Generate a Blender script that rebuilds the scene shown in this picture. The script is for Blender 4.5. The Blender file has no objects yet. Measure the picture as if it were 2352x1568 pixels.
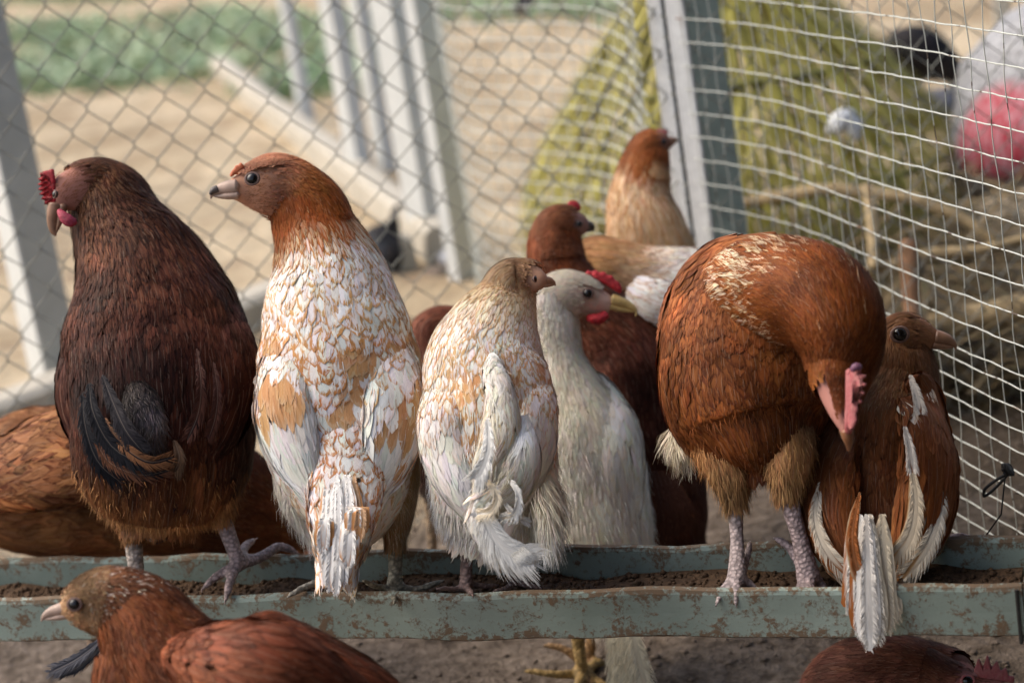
import bpy, bmesh, math, random
import numpy as np
from mathutils import Vector, Matrix, kdtree
R = math.radians
rng = np.random.default_rng(7)
random.seed(7)
C = bpy.context.scene.collection
SC = bpy.context.scene

# ------------------------------------------------------------------ camera, light, exposure
PITCH, ROLL, CAM_H, FOC = R(15), R(9), 0.866, 70.0
cd = bpy.data.cameras.new('camera'); cam = bpy.data.objects.new('camera', cd); C.objects.link(cam)
SC.camera = cam
cd.lens = FOC; cd.sensor_width = 36; cd.clip_end = 200; cd.clip_start = .05
FW = np.array([0, math.cos(PITCH), -math.sin(PITCH)])
R0 = np.array([1., 0, 0]); U0 = np.array([0, math.sin(PITCH), math.cos(PITCH)])
RT = math.cos(ROLL)*R0 - math.sin(ROLL)*U0
UP = math.sin(ROLL)*R0 + math.cos(ROLL)*U0
CAM = np.array([0, 0, CAM_H])
m = Matrix(((RT[0], UP[0], -FW[0], CAM[0]), (RT[1], UP[1], -FW[1], CAM[1]), (RT[2], UP[2], -FW[2], CAM[2]), (0, 0, 0, 1)))
cam.matrix_world = m
cd.dof.use_dof = True; cd.dof.focus_distance = 1.70; cd.dof.aperture_fstop = 4.6
FPX = FOC/36*2352

SUN_EL, SUN_AZ = R(50), R(-78)            # azimuth measured from +Y (away from the camera) towards +X
w = bpy.data.worlds.new('World'); SC.world = w; w.use_nodes = True
nt = w.node_tree; bg = nt.nodes['Background']
sky = nt.nodes.new('ShaderNodeTexSky'); sky.sky_type = 'NISHITA'; sky.sun_disc = False
sky.sun_elevation = SUN_EL; sky.sun_rotation = SUN_AZ; sky.air_density = 1.0; sky.dust_density = 5.0; sky.ozone_density = .6
nt.links.new(sky.outputs[0], bg.inputs[0]); bg.inputs[1].default_value = 0.15
sd = bpy.data.lights.new('sun', 'SUN'); sd.energy = 1.05; sd.angle = R(60); sd.color = (1, .97, .91)
so = bpy.data.objects.new('sun', sd); C.objects.link(so)
dv = Vector((math.sin(SUN_AZ)*math.cos(SUN_EL), math.cos(SUN_AZ)*math.cos(SUN_EL), math.sin(SUN_EL)))
so.rotation_euler = dv.to_track_quat('Z', 'Y').to_euler(); so.location = (0, 3, 5)
SC.view_settings.view_transform = 'Standard'; SC.view_settings.look = 'None'
SC.view_settings.exposure = 0.74; SC.view_settings.gamma = 1
SC.cycles.use_denoising = True
SC.cycles.max_bounces = 6; SC.cycles.diffuse_bounces = 4

def P(x, y, D):
    """point seen at photo position x, y (0..2352, 0..1568) at distance D along the view axis"""
    x = np.asarray(x, float); y = np.asarray(y, float); D = np.asarray(D, float)
    return CAM + D[..., None]*(FW + ((x-1176)/FPX)[..., None]*RT + ((784-y)/FPX)[..., None]*UP)
def G(x, y, z=0.0):
    """point of the level plane z seen at x, y"""
    d = FW + (x-1176)/FPX*RT + (784-y)/FPX*UP
    return CAM + d*((z-CAM_H)/d[2])
def camvec(v): return v[0]*RT + v[1]*UP - v[2]*FW     # right, up, towards the viewer

# ------------------------------------------------------------------ noise
_perm = rng.random((64, 64, 64))
def vnoise(p):
    p = np.asarray(p, float); i = np.floor(p).astype(int); f = p-i; f = f*f*(3-2*f)
    out = 0
    for dx in (0, 1):
        for dy in (0, 1):
            for dz in (0, 1):
                wgt = (f[:, 0] if dx else 1-f[:, 0])*(f[:, 1] if dy else 1-f[:, 1])*(f[:, 2] if dz else 1-f[:, 2])
                out = out + wgt*_perm[(i[:, 0]+dx) % 64, (i[:, 1]+dy) % 64, (i[:, 2]+dz) % 64]
    return out
def sstep(a, b, x): t = np.clip((x-a)/(b-a), 0, 1); return t*t*(3-2*t)

# ------------------------------------------------------------------ object helpers
def tag(o, label=None, cat=None, group=None, kind=None):
    if label: o['label'] = label
    if cat: o['category'] = cat
    if group: o['group'] = group
    if kind: o['kind'] = kind
    return o
def link(name, me, mats, parent=None):
    o = bpy.data.objects.new(name, me); C.objects.link(o)
    for mm in (mats if isinstance(mats, (list, tuple)) else [mats]): me.materials.append(mm)
    if parent is not None:
        o.parent = parent; o.matrix_parent_inverse = parent.matrix_world.inverted()
    return o
def thing(name, loc, label, cat, group=None):
    o = bpy.data.objects.new(name, None); C.objects.link(o); o.location = [float(v) for v in loc]
    o.empty_display_size = .05
    o.matrix_world = Matrix.Translation(o.location)
    return tag(o, label, cat, group)
def np_mesh(name, V, F, attrs=None, matidx=None, smooth=True):
    """V (n,3), F (m,4) quads or list of arrays"""
    me = bpy.data.meshes.new(name); V = np.asarray(V, np.float32)
    Fs = F if isinstance(F, list) else [F]
    Fs = [np.asarray(f, np.int32) for f in Fs if len(f)]
    loops = np.concatenate([f.ravel() for f in Fs]); tot = np.concatenate([np.full(len(f), f.shape[1], np.int32) for f in Fs])
    st = np.concatenate([[0], np.cumsum(tot)[:-1]]).astype(np.int32)
    me.vertices.add(len(V)); me.vertices.foreach_set('co', V.ravel())
    me.loops.add(len(loops)); me.loops.foreach_set('vertex_index', loops)
    me.polygons.add(len(tot)); me.polygons.foreach_set('loop_start', st); me.polygons.foreach_set('loop_total', tot)
    if matidx is not None: me.polygons.foreach_set('material_index', np.asarray(matidx, np.int32))
    me.polygons.foreach_set('use_smooth', np.full(len(tot), smooth))
    me.update(calc_edges=True)
    for k, a in (attrs or {}).items():
        a = np.asarray(a, np.float32)
        if a.shape[1] == 4:
            at = me.attributes.new(k, 'FLOAT_COLOR', 'POINT'); at.data.foreach_set('color', a.ravel())
        else:
            at = me.attributes.new(k, 'FLOAT_VECTOR', 'POINT'); at.data.foreach_set('vector', a.ravel())
    return me
class MB:
    """collects plain pieces into one mesh"""
    def __init__(s): s.V = []; s.F = []; s.T = []; s.n = 0
    def add(s, V, F4=(), F3=()):
        V = np.asarray(V, float)
        s.V.append(V)
        if len(F4): s.F.append(np.asarray(F4)+s.n)
        if len(F3): s.T.append(np.asarray(F3)+s.n)
        s.n += len(V)
    def tube(s, pts, r, k=6, caps=True, flat=None):
        pts = np.asarray(pts, float); n = len(pts); r = np.broadcast_to(r, (n,))
        T = np.gradient(pts, axis=0); T /= np.linalg.norm(T, axis=1)[:, None]+1e-12
        ref = np.array([0, 0, 1.]) if abs(T[0][2]) < .9 else np.array([1., 0, 0])
        A = np.cross(T, ref); A /= np.linalg.norm(A, axis=1)[:, None]+1e-12; B = np.cross(T, A)
        th = np.arange(k)*2*np.pi/k + (np.pi/k)
        V = pts[:, None]+r[:, None, None]*(np.cos(th)[None, :, None]*A[:, None]+np.sin(th)[None, :, None]*B[:, None])
        i = np.arange(n-1)[:, None]*k; j = np.arange(k)[None]; j2 = (j+1) % k
        F = np.stack([i+j, i+j2, i+k+j2, i+k+j], -1).reshape(-1, 4)
        V = V.reshape(-1, 3); T3 = []
        if caps:
            V = np.vstack([V, pts[0], pts[-1]]); a = n*k; b = a+1
            T3 = [(a, (q+1) % k, q) for q in range(k)]+[(b, (n-1)*k+q, (n-1)*k+(q+1) % k) for q in range(k)]
        s.add(V, F, T3)
    def hexa(s, c8):   # 8 corners: bottom 4 ccw, top 4 ccw
        s.add(c8, [(3, 2, 1, 0), (4, 5, 6, 7), (0, 1, 5, 4), (1, 2, 6, 5), (2, 3, 7, 6), (3, 0, 4, 7)])
    def box(s, c, sx, sy, sz, rot=None):
        c = np.asarray(c, float); X = np.array([1., 0, 0]); Y = np.array([0, 1., 0]); Z = np.array([0, 0, 1.])
        if rot is not None: X, Y, Z = rot
        q = [(-1, -1), (1, -1), (1, 1), (-1, 1)]
        s.hexa([c+a*sx/2*X+b*sy/2*Y+e*sz/2*Z for e in (-1, 1) for a, b in q])
    def build(s, name, mats, parent=None, smooth=False, bevel=0):
        me = np_mesh(name, np.vstack(s.V), [np.vstack(s.F) if s.F else np.zeros((0, 4)), np.vstack(s.T) if s.T else np.zeros((0, 3))], smooth=smooth)
        o = link(name, me, mats, parent)
        if bevel:
            b = o.modifiers.new('b', 'BEVEL'); b.width = bevel; b.segments = 2
        return o

# ------------------------------------------------------------------ materials
def mat(name, rough=.7, spec=.3):
    mm = bpy.data.materials.new(name); mm.use_nodes = True
    b = mm.node_tree.nodes['Principled BSDF']; b.inputs['Roughness'].default_value = rough
    b.inputs['Specular IOR Level'].default_value = spec
    return mm, mm.node_tree, b
def N(nt, t, **kw):
    n = nt.nodes.new(t)
    for k, v in kw.items():
        if k.startswith('i_'):
            key = k[2:]; key = int(key) if key.isdigit() else key
            n.inputs[key].default_value = v
        else: setattr(n, k, v)
    return n
def mth(nt, op, a, b=None, clamp=False):
    n = nt.nodes.new('ShaderNodeMath'); n.operation = op; n.use_clamp = clamp
    for i, v in enumerate((a, b)):
        if v is None: continue
        if isinstance(v, (int, float)): n.inputs[i].default_value = v
        else: nt.links.new(v, n.inputs[i])
    return n.outputs[0]
def mixc(nt, f, a, b, mode='MIX'):
    n = nt.nodes.new('ShaderNodeMix'); n.data_type = 'RGBA'; n.blend_type = mode
    for i, v in ((0, f), (6, a), (7, b)):
        if isinstance(v, (int, float)): n.inputs[i].default_value = v
        elif isinstance(v, tuple): n.inputs[i].default_value = (*v, 1) if len(v) == 3 else v
        else: nt.links.new(v, n.inputs[i])
    return n.outputs[2]
def ramp(nt, f, pts):
    n = nt.nodes.new('ShaderNodeValToRGB'); e = n.color_ramp.elements
    while len(e) < len(pts): e.new(.5)
    for i, (p, c) in enumerate(pts):
        e[i].position = p; e[i].color = (c, c, c, 1) if isinstance(c, (int, float)) else (*c, 1)
    nt.links.new(f, n.inputs[0]); return n.outputs[0]
def noise(nt, scale, detail=4, rough=.6, vec=None, dist=0):
    n = N(nt, 'ShaderNodeTexNoise', i_Scale=scale, i_Detail=detail, i_Roughness=rough, i_Distortion=dist)
    if vec is not None: nt.links.new(vec, n.inputs['Vector'])
    return n.outputs['Fac']
def bump(nt, b, h, strength=.3, dist=.01):
    n = N(nt, 'ShaderNodeBump', i_Strength=strength, i_Distance=dist)
    nt.links.new(h, n.inputs['Height']); nt.links.new(n.outputs[0], b.inputs['Normal'])
def objco(nt, scale=(1, 1, 1)):
    t = nt.nodes.new('ShaderNodeTexCoord'); mp = nt.nodes.new('ShaderNodeMapping'); mp.inputs['Scale'].default_value = scale
    nt.links.new(t.outputs['Object'], mp.inputs[0]); return mp.outputs[0]

# plumage: colour of a feather's middle (ca), of its rim (cb, rim width in alpha), and where on the feather we are (fuv)
MF, nt_, b_ = mat('plumage', .55, .10)
a1 = N(nt_, 'ShaderNodeAttribute', attribute_name='ca'); a2 = N(nt_, 'ShaderNodeAttribute', attribute_name='cb'); a3 = N(nt_, 'ShaderNodeAttribute', attribute_name='fuv')
sp = N(nt_, 'ShaderNodeSeparateXYZ'); nt_.links.new(a3.outputs['Vector'], sp.inputs[0])
t_, u_, r_ = sp.outputs
au = mth(nt_, 'ABSOLUTE', u_)
cmb = N(nt_, 'ShaderNodeCombineXYZ')
nt_.links.new(mth(nt_, 'MULTIPLY', mth(nt_, 'SUBTRACT', t_, mth(nt_, 'MULTIPLY', au, .45)), 26), cmb.inputs[0])
nt_.links.new(mth(nt_, 'MULTIPLY', u_, 1.4), cmb.inputs[1]); nt_.links.new(mth(nt_, 'MULTIPLY', r_, 97), cmb.inputs[2])
barb = noise(nt_, 1.0, 3, .6, cmb.outputs[0])
cm2 = N(nt_, 'ShaderNodeCombineXYZ')
nt_.links.new(mth(nt_, 'MULTIPLY', t_, 3), cm2.inputs[0]); nt_.links.new(mth(nt_, 'MULTIPLY', u_, 2.2), cm2.inputs[1]); nt_.links.new(mth(nt_, 'MULTIPLY', r_, 51), cm2.inputs[2])
blot = noise(nt_, 1.0, 2, .5, cm2.outputs[0])
tt = mth(nt_, 'MAXIMUM', mth(nt_, 'MULTIPLY', mth(nt_, 'SUBTRACT', t_, .4), 1.66), 0)
d_ = mth(nt_, 'SQRT', mth(nt_, 'ADD', mth(nt_, 'MULTIPLY', u_, u_), mth(nt_, 'MULTIPLY', tt, tt)))
d_ = mth(nt_, 'ADD', d_, mth(nt_, 'MULTIPLY', mth(nt_, 'SUBTRACT', blot, .5), 1.7))
d_ = mth(nt_, 'ADD', d_, mth(nt_, 'MULTIPLY', mth(nt_, 'SUBTRACT', barb, .5), .5))
msk = mth(nt_, 'MULTIPLY', mth(nt_, 'ADD', mth(nt_, 'SUBTRACT', d_, 1), a2.outputs['Alpha']), 2.6, clamp=True)
col = mixc(nt_, msk, a1.outputs['Color'], a2.outputs['Color'])
shade = mth(nt_, 'ADD', mth(nt_, 'MULTIPLY', barb, .7), .65)
v3 = N(nt_, 'ShaderNodeCombineXYZ'); [nt_.links.new(shade, v3.inputs[k]) for k in range(3)]
col = mixc(nt_, 1.0, col, v3.outputs[0], 'MULTIPLY')
quill = mth(nt_, 'MULTIPLY', mth(nt_, 'LESS_THAN', au, .05), .10)
col = mixc(nt_, quill, col, (.75, .6, .45))
nt_.links.new(col, b_.inputs['Base Color'])
b_.inputs['Sheen Weight'].default_value = .0
bump(nt_, b_, barb, .35, .0005)
# bare skin (face, legs): colour ca, scales where cb alpha > .5
MS, nt_, b_ = mat('skin', .55, .35)
a1 = N(nt_, 'ShaderNodeAttribute', attribute_name='ca')
n1 = noise(nt_, 380, 3, .6, objco(nt_)); n2 = noise(nt_, 60, 4, .6, objco(nt_))
vr = N(nt_, 'ShaderNodeTexVoronoi', i_Scale=260.0); nt_.links.new(objco(nt_, (1, 1, 1.2)), vr.inputs['Vector'])
f = mth(nt_, 'ADD', mth(nt_, 'MULTIPLY', n2, .6), mth(nt_, 'MULTIPLY', n1, .8)); f = mth(nt_, 'ADD', f, .3)
v3 = N(nt_, 'ShaderNodeCombineXYZ'); [nt_.links.new(f, v3.inputs[k]) for k in range(3)]
c = mixc(nt_, 1.0, a1.outputs['Color'], v3.outputs[0], 'MULTIPLY')
a2 = N(nt_, 'ShaderNodeAttribute', attribute_name='cb')
cell = ramp(nt_, vr.outputs['Distance'], [(.30, 1), (.62, .35)])
v4 = N(nt_, 'ShaderNodeCombineXYZ'); [nt_.links.new(cell, v4.inputs[k]) for k in range(3)]
c = mixc(nt_, mth(nt_, 'MULTIPLY', a2.outputs['Alpha'], .75), c, mixc(nt_, 1.0, c, v4.outputs[0], 'MULTIPLY'))
nt_.links.new(c, b_.inputs['Base Color'])
bump(nt_, b_, mth(nt_, 'ADD', n1, mth(nt_, 'MULTIPLY', vr.outputs['Distance'], 1.6)), .7, .0012)
def flat_mat(name, col, rough=.5, spec=.4, var=.35, scale=120, bs=.4, bd=.001, col2=None):
    mm, nt2, b2 = mat(name, rough, spec)
    n = noise(nt2, scale, 5, .65, objco(nt2))
    c2 = col2 if col2 else tuple(v*(1-var) for v in col)
    nt2.links.new(mixc(nt2, ramp(nt2, n, [(.3, 0), (.7, 1)]), c2, col), b2.inputs['Base Color'])
    bump(nt2, b2, n, bs, bd)
    return mm
M_comb = flat_mat('comb_red', (.60, .02, .03), .5, .4, .65, 330, .9, .002)
M_combpink = flat_mat('comb_pink', (.42, .16, .145), .5, .4, .35, 260, .9, .002, col2=(.36, .07, .08))
M_combpale = flat_mat('comb_pale', (.62, .42, .40), .6, .3, .3, 220, .6)
M_purple = flat_mat('comb_purple', (.09, .04, .08), .5, .4, .6, 300, .6, col2=(.25, .1, .15))
M_beakhorn = flat_mat('beak_horn', (.36, .19, .11), .4, .5, .5, 90)
M_beakyel = flat_mat('beak_yellow', (.68, .47, .17), .4, .5, .3, 90)
M_beakdark = flat_mat('beak_dark', (.08, .06, .05), .4, .5, .3, 90)
M_beakpink = flat_mat('beak_pinkish', (.48, .33, .25), .42, .5, .35, 90)
M_eye, _n, _b = mat('eye_dark', .12, .45); _b.inputs['Base Color'].default_value = (.008, .006, .005, 1)
M_iris = flat_mat('iris', (.06, .045, .035), .35, .3, .3, 600)
M_lid = flat_mat('eyelid', (.20, .12, .095), .6, .3, .4, 300)
# ------------------------------------------------------------------ swept bodies and feathers
def a_big(st): return st[:, 3].max() > 60
class Sweep:
    """closed tube through stations (x, y, dd, a, b): photo position, distance added to D, half width and half height in photo px.
    dorsal: direction (right, up, towards viewer) of the back, one vector or one per station."""
    def __init__(s, D, st, dorsal=(0, .25, 1), skin=(.3, .2, .15), ff=True, mask=0):
        st = np.array([tuple(q[:5]) for q in st], float); n = len(st)
        dv_ = np.array(dorsal, float)
        if dv_.ndim == 1: dv_ = np.tile(dv_, (n, 1))
        dv_ = np.array([camvec(v) for v in dv_])
        Dp = D+st[:, 2]; ctr = P(st[:, 0], st[:, 1], Dp); sc = Dp/FPX
        q = np.column_stack([ctr, st[:, 3]*sc, st[:, 4]*sc, dv_])
        # catmull-rom, resampled
        ext = np.vstack([2*q[0]-q[1], q, 2*q[-1]-q[-2]]); out = []
        m_ = 16
        for i in range(n-1):
            p0, p1, p2, p3 = ext[i:i+4]
            for k in range(m_):
                t = k/m_
                out.append(.5*((2*p1)+(-p0+p2)*t+(2*p0-5*p1+4*p2-p3)*t*t+(-p0+3*p1-3*p2+p3)*t**3))
        out.append(q[-1]); out = np.array(out)
        seg = np.linalg.norm(np.diff(out[:, :3], axis=0), axis=1); L = np.concatenate([[0], np.cumsum(seg)])
        s.len = L[-1]; s.u = np.linspace(0, 1, len(out)); lu = L/L[-1]
        q = np.column_stack([np.interp(s.u, lu, out[:, k]) for k in range(out.shape[1])])
        s.key = np.interp(np.arange(n)*m_, np.arange(len(out)), lu)      # u of each station
        s.c = q[:, :3]; s.a = np.maximum(q[:, 3], 1e-4); s.b = np.maximum(q[:, 4], 1e-4)
        T = np.gradient(s.c, axis=0); T /= np.linalg.norm(T, axis=1)[:, None]
        k = np.ones(9)/9
        T = np.column_stack([np.convolve(np.pad(T[:, j], 4, 'edge'), k, 'valid') for j in range(3)]); T /= np.linalg.norm(T, axis=1)[:, None]
        U = q[:, 5:8]; U = U-(U*T).sum(1)[:, None]*T; U /= np.linalg.norm(U, axis=1)[:, None]
        s.T = T; s.U = U; s.S = np.cross(T, U)
        s.ga = np.gradient(s.a, s.u*s.len); s.gb = np.gradient(s.b, s.u*s.len)
        s.skin = skin; s.px = (D+st[:, 2].mean())/FPX; s.st = st; s.lump = None; s.seed = float(abs(st[0, 0]*1.37+st[0, 1]*.11)) % 50; s.amp = .05 if ff and len(st) > 3 and a_big(st) else 0; s.ff = ff; s.mask = mask; s.rev = 1
    def I(s, A, u): return np.column_stack([np.interp(u, s.u, A[:, k]) for k in range(3)])
    def at(s, u, th, full=False):
        """u beyond 1 keeps going straight"""
        u = np.asarray(u, float); uc = np.clip(u, 0, 1)
        a = np.interp(uc, s.u, s.a); b = np.interp(uc, s.u, s.b); c = s.I(s.c, uc); T = s.I(s.T, uc); U = s.I(s.U, uc); S = s.I(s.S, uc)
        if s.amp:
            q = np.column_stack([uc*s.len*22+s.seed, np.cos(th)*1.6+4, np.sin(th)*1.6+4])
            k = 1+s.amp*(vnoise(q)-.5)*2*1.2+s.amp*.6*(vnoise(q*2.3+11)-.5)*2; a = a*k; b = b*k
        co, si = np.cos(th), np.sin(th)
        p = c+(np.where(u < 0, (u-uc)*.35, u-uc))[:, None]*s.len*T+(a*co)[:, None]*S+(b*si)[:, None]*U
        if not full: return p
        n = (co/a)[:, None]*S+(si/b)[:, None]*U; n /= np.linalg.norm(n, axis=1)[:, None]
        g = np.interp(uc, s.u, s.ga)*co*co+np.interp(uc, s.u, s.gb)*si*si
        n = n-np.clip(g, -1.2, 1.2)[:, None]*T; n /= np.linalg.norm(n, axis=1)[:, None]
        e = (-a*si)[:, None]*S+(b*co)[:, None]*U; el = np.linalg.norm(e, axis=1); e /= el[:, None]
        return p, n, e, el, T
    def mesh(s, nu=40, nt=28, shrink=.0):
        u = np.linspace(0, 1, nu); th = np.arange(nt)*2*np.pi/nt
        uu, tt = np.meshgrid(u, th, indexing='ij')
        if shrink:
            A, B = s.a, s.b; s.a = np.maximum(A-shrink, A*.6); s.b = np.maximum(B-shrink, B*.6)
        V = s.at(uu.ravel(), tt.ravel())
        if shrink: s.a, s.b = A, B
        i = np.arange(nu-1)[:, None]*nt; j = np.arange(nt)[None]; j2 = (j+1) % nt
        F = np.stack([i+j, i+j2, i+nt+j2, i+nt+j], -1).reshape(-1, 4)
        # rounded end caps
        c0 = s.c[0]-s.T[0]*min(s.a[0], s.b[0])*.6; c1 = s.c[-1]+s.T[-1]*min(s.a[-1], s.b[-1])*.6
        V = np.vstack([V, c0, c1]); a = nu*nt
        T3 = [(a, (q+1) % nt, q) for q in range(nt)]+[(a+1, (nu-1)*nt+q, (nu-1)*nt+(q+1) % nt) for q in range(nt)]
        return V, F, np.array(T3)

def Head(*a, **k):
    s = Sweep(*a, **k); s.rev = -1; return s
def Wing(D, st, dorsal, skin):
    a, b = np.array(st[0], float), np.array(st[1], float); f = a+(a-b)*.55; f[2] = a[2]+.03; f[3:] = a[3:]*.45
    n_ = len(st); st = [tuple(f)]+[(q[0], q[1], q[2]+.036-.024*i/(n_-1), q[3]*1.1, q[4]) for i, q in enumerate(st)]
    return Sweep(D, st, dorsal, skin)

class Plume:
    def __init__(s): s.V = []; s.F = []; s.A = []; s.B = []; s.U = []; s.n = 0
    def push(s, V, F, A, B, U):
        s.V.append(V.reshape(-1, 3)); s.F.append(F+s.n); s.A.append(A); s.B.append(B); s.U.append(U); s.n += len(s.V[-1])
    def blades(s, root, T, Nn, E, L, W, ca, cb, lift=.12, curl=0.0, shape='round', nseg=6, surf=None, sag=None, rag=0.0):
        """n feathers; surf(t)-> centre positions when hugging a body, else straight with curl"""
        n = len(L); ts = np.linspace(0, 1, nseg)
        if shape == 'round': w = np.sin(np.pi*np.clip(ts*.86+.14, 0, 1)**1.15)**.55*np.where(ts < .3, .55+1.5*ts, 1)
        elif shape == 'point': w = np.clip((1-ts)**.7*(.45+1.4*ts), 0, None)*1.25
        else: w = np.where(ts < .85, .8+.2*ts, np.sqrt(np.clip(1-((ts-.85)/.15)**2, 0, 1)))    # long quill
        w = np.maximum(w, .06); w[-1] = max(w[-1]*.3, .05)
        V = np.zeros((n, nseg, 3, 3)); 
        camb = .10
        for i, t in enumerate(ts):
            if surf is not None: c, Ni, Ei = surf(t)
            else:
                c = root+T*(L*t)[:, None]; Ni, Ei = Nn, E
            if sag is not None: c = c+sag*(L*t*t)[:, None]
            h = L*(lift*t+curl*t*t)
            for j, uu in enumerate((-1, 0, 1)):
                ww = (W*w[i]*.5)
                if rag: ww = ww*(1+rag*(rng.random(n)-.5))
                V[:, i, j] = c+Ei*(uu*ww)[:, None]+Ni*(h+(0 if uu == 0 else -camb*ww)+.0004)[:, None]
        b = np.arange(n)[:, None, None]*nseg*3+np.arange(nseg-1)[None, :, None]*3+np.arange(2)[None, None]
        F = np.stack([b, b+1, b+4, b+3], -1).reshape(-1, 4)
        U = np.zeros((n, nseg, 3, 3)); U[..., 0] = ts[None, :, None]; U[..., 1] = np.array([-1, 0, 1.])[None, None]; U[..., 2] = rng.random(n)[:, None, None]
        s.push(V, F, np.repeat(ca, nseg*3, 0), np.repeat(cb, nseg*3, 0), U.reshape(-1, 3))
    def cover(s, sw, size, colf, u0=0., u1=1., th0=0., th1=2*np.pi, shape='round', lift=.10, dens=1.0, jit=.5, flow=0.0, lj=.25, sag=0.0, rag=.25, nseg=6, spread=.10, strands=5):
        """shingle the sweep with feathers. size: rows (u, L, W) in photo px. flow: sideways drift of the tip in radians"""
        size = np.array(size, float); px = sw.px
        rows = []; u = u0
        us = []; ths = []
        while u < u1:
            L = np.interp(u, size[:, 0], size[:, 1])*px; W = np.interp(u, size[:, 0], size[:, 2])*px
            a = np.interp(u, sw.u, sw.a); b = np.interp(u, sw.u, sw.b); per = np.pi*(3*(a+b)-math.sqrt((3*a+b)*(a+3*b)))*(th1-th0)/(2*np.pi)
            k = max(3, int(per/(W*.55)*dens))
            t = th0+(np.arange(k)+rng.random()+jit*(rng.random(k)-.5)*1.6)/k*(th1-th0)
            uu = u+(rng.random(k)-.5)*L*.5*jit*2/sw.len
            us.append(uu); ths.append(t)
            u += L*.30/sw.len/math.sqrt(dens)
        u = np.clip(np.concatenate(us), 0, 1); th = np.concatenate(ths); n = len(u)
        L = np.interp(u, size[:, 0], size[:, 1])*px*(1+lj*(rng.random(n)-.5)*2); W = np.interp(u, size[:, 0], size[:, 2])*px*(1+.35*(rng.random(n)-.5))
        if not n: return
        if sw.rev < 0 and u1 < .99:
            kp = rng.random(n) < np.clip((u1-u)/.16, .12, 1); u, th, L, W = u[kp], th[kp], L[kp], W[kp]; n = len(u)
        root, Nn, E, el, T = sw.at(u, th, True)
        dth = flow*np.sin(th*1.0)*0+flow+spread*(rng.random(n)-.5)*2*(L/el)*1.2
        tw = (rng.random(n)-.5)*.14
        lift = lift*.45; lf = lift*(.7+.6*rng.random(n))
        ca, cb = colf(u, th, root, n)
        low = 1.0
        def surf(t):
            p, nn, ee, _, tt = sw.at(u+sw.rev*L*t/sw.len, th+dth*t, True)
            e2 = ee*np.cos(tw)[:, None]+nn*np.sin(tw)[:, None]
            p = p+nn*((lf-lift)*L*t)[:, None]
            if sag: p = p+np.array([0, 0, -1.])*(sag*L*t*t)[:, None]
            return p, nn, e2
        s.blades(root, T, Nn, E, L, W, ca, cb, lift=lift, shape=shape, surf=surf, rag=rag, nseg=nseg)
        # loose barbs lying over the rim of each feather, coloured like the spot they grow from
        m = strands
        if m:
            ix = np.repeat(np.arange(n), m); k = len(ix)
            t0 = .35+.5*rng.random(k); u0_ = (rng.random(k)-.5)*1.5; t1 = t0+.30+.25*rng.random(k); du = (rng.random(k)-.5)*.5+u0_*.25
            Li, Wi = L[ix], W[ix]; wp = np.array([0, .55, 1.])
            V = np.zeros((k, 3, 2, 3)); hw = (.00022+.00022*rng.random(k))*(sw.px/.00038)**.5
            for q, f in enumerate(wp):
                t = t0+(t1-t0)*f; uu_ = np.clip(u[ix]+sw.rev*Li*t/sw.len, -.3, 1.2); th_ = th[ix]+dth[ix]*t+(u0_+du*f)*Wi*.42/el[ix]
                p, nn, ee, _, _ = sw.at(uu_, th_, True)
                p = p+nn*(lf[ix]*Li*t+.0007+.0012*f*rng.random(k))[:, None]
                h = (hw*(1, .8, .15)[q])[:, None]
                V[:, q, 0] = p-ee*h; V[:, q, 1] = p+ee*h
            b = np.arange(k)[:, None]*6+np.array([0, 2])[None]; F = np.stack([b, b+1, b+3, b+2], -1).reshape(-1, 4)
            U = np.zeros((k, 3, 2, 3)); U[..., 0] = np.clip((t0+.1), 0, .95)[:, None, None]; U[..., 1] = np.clip(u0_, -1, 1)[:, None, None]; U[..., 2] = rng.random(k)[:, None, None]
            s.push(V, F, np.repeat(ca[ix], 6, 0), np.repeat(cb[ix], 6, 0), U.reshape(-1, 3))
    def fuzz(s, sw, n, L, colf, u0=0., u1=1., th0=0., th1=2*np.pi, wid=.0006, out=.5, grav=.4, jit=.35):
        u = u0+(u1-u0)*rng.random(n); th = th0+(th1-th0)*rng.random(n)
        root, Nn, E, el, T = sw.at(u, th, True); T = T*sw.rev; px = sw.px
        L = L*px*(.5+rng.random(n)); cl = vnoise(root*90)[:, None]
        J = (rng.random((n, 3))-.5)*2*jit
        d0 = T+Nn*out+J; d0 /= np.linalg.norm(d0, axis=1)[:, None]
        d1 = T+Nn*out*.2+J+np.array([0, 0, -1.])*grav+E*(cl-.5)*1.5; d1 /= np.linalg.norm(d1, axis=1)[:, None]
        ca, cb = colf(u, th, root, n)
        view = root-CAM; view /= np.linalg.norm(view, axis=1)[:, None]
        sd_ = np.cross(d0, Nn); sd_ /= np.linalg.norm(sd_, axis=1)[:, None]+1e-9
        p0 = root-Nn*.002; p1 = p0+d0*(L*.5)[:, None]; p2 = p1+d1*(L*.5)[:, None]
        V = np.zeros((n, 3, 2, 3))
        for i, (p, ww) in enumerate(((p0, 1.), (p1, .8), (p2, .15))):
            V[:, i, 0] = p-sd_*wid*.5*ww; V[:, i, 1] = p+sd_*wid*.5*ww
        b = np.arange(n)[:, None]*6+np.array([0, 2])[None]
        F = np.stack([b, b+1, b+3, b+2], -1).reshape(-1, 4)
        U = np.zeros((n, 3, 2, 3)); U[..., 0] = np.array([0, .3, .5])[None, :, None]; U[..., 1] = .3; U[..., 2] = rng.random(n)[:, None, None]
        s.push(V, F, np.repeat(ca, 6, 0), np.repeat(cb, 6, 0), U.reshape(-1, 3))
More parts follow.
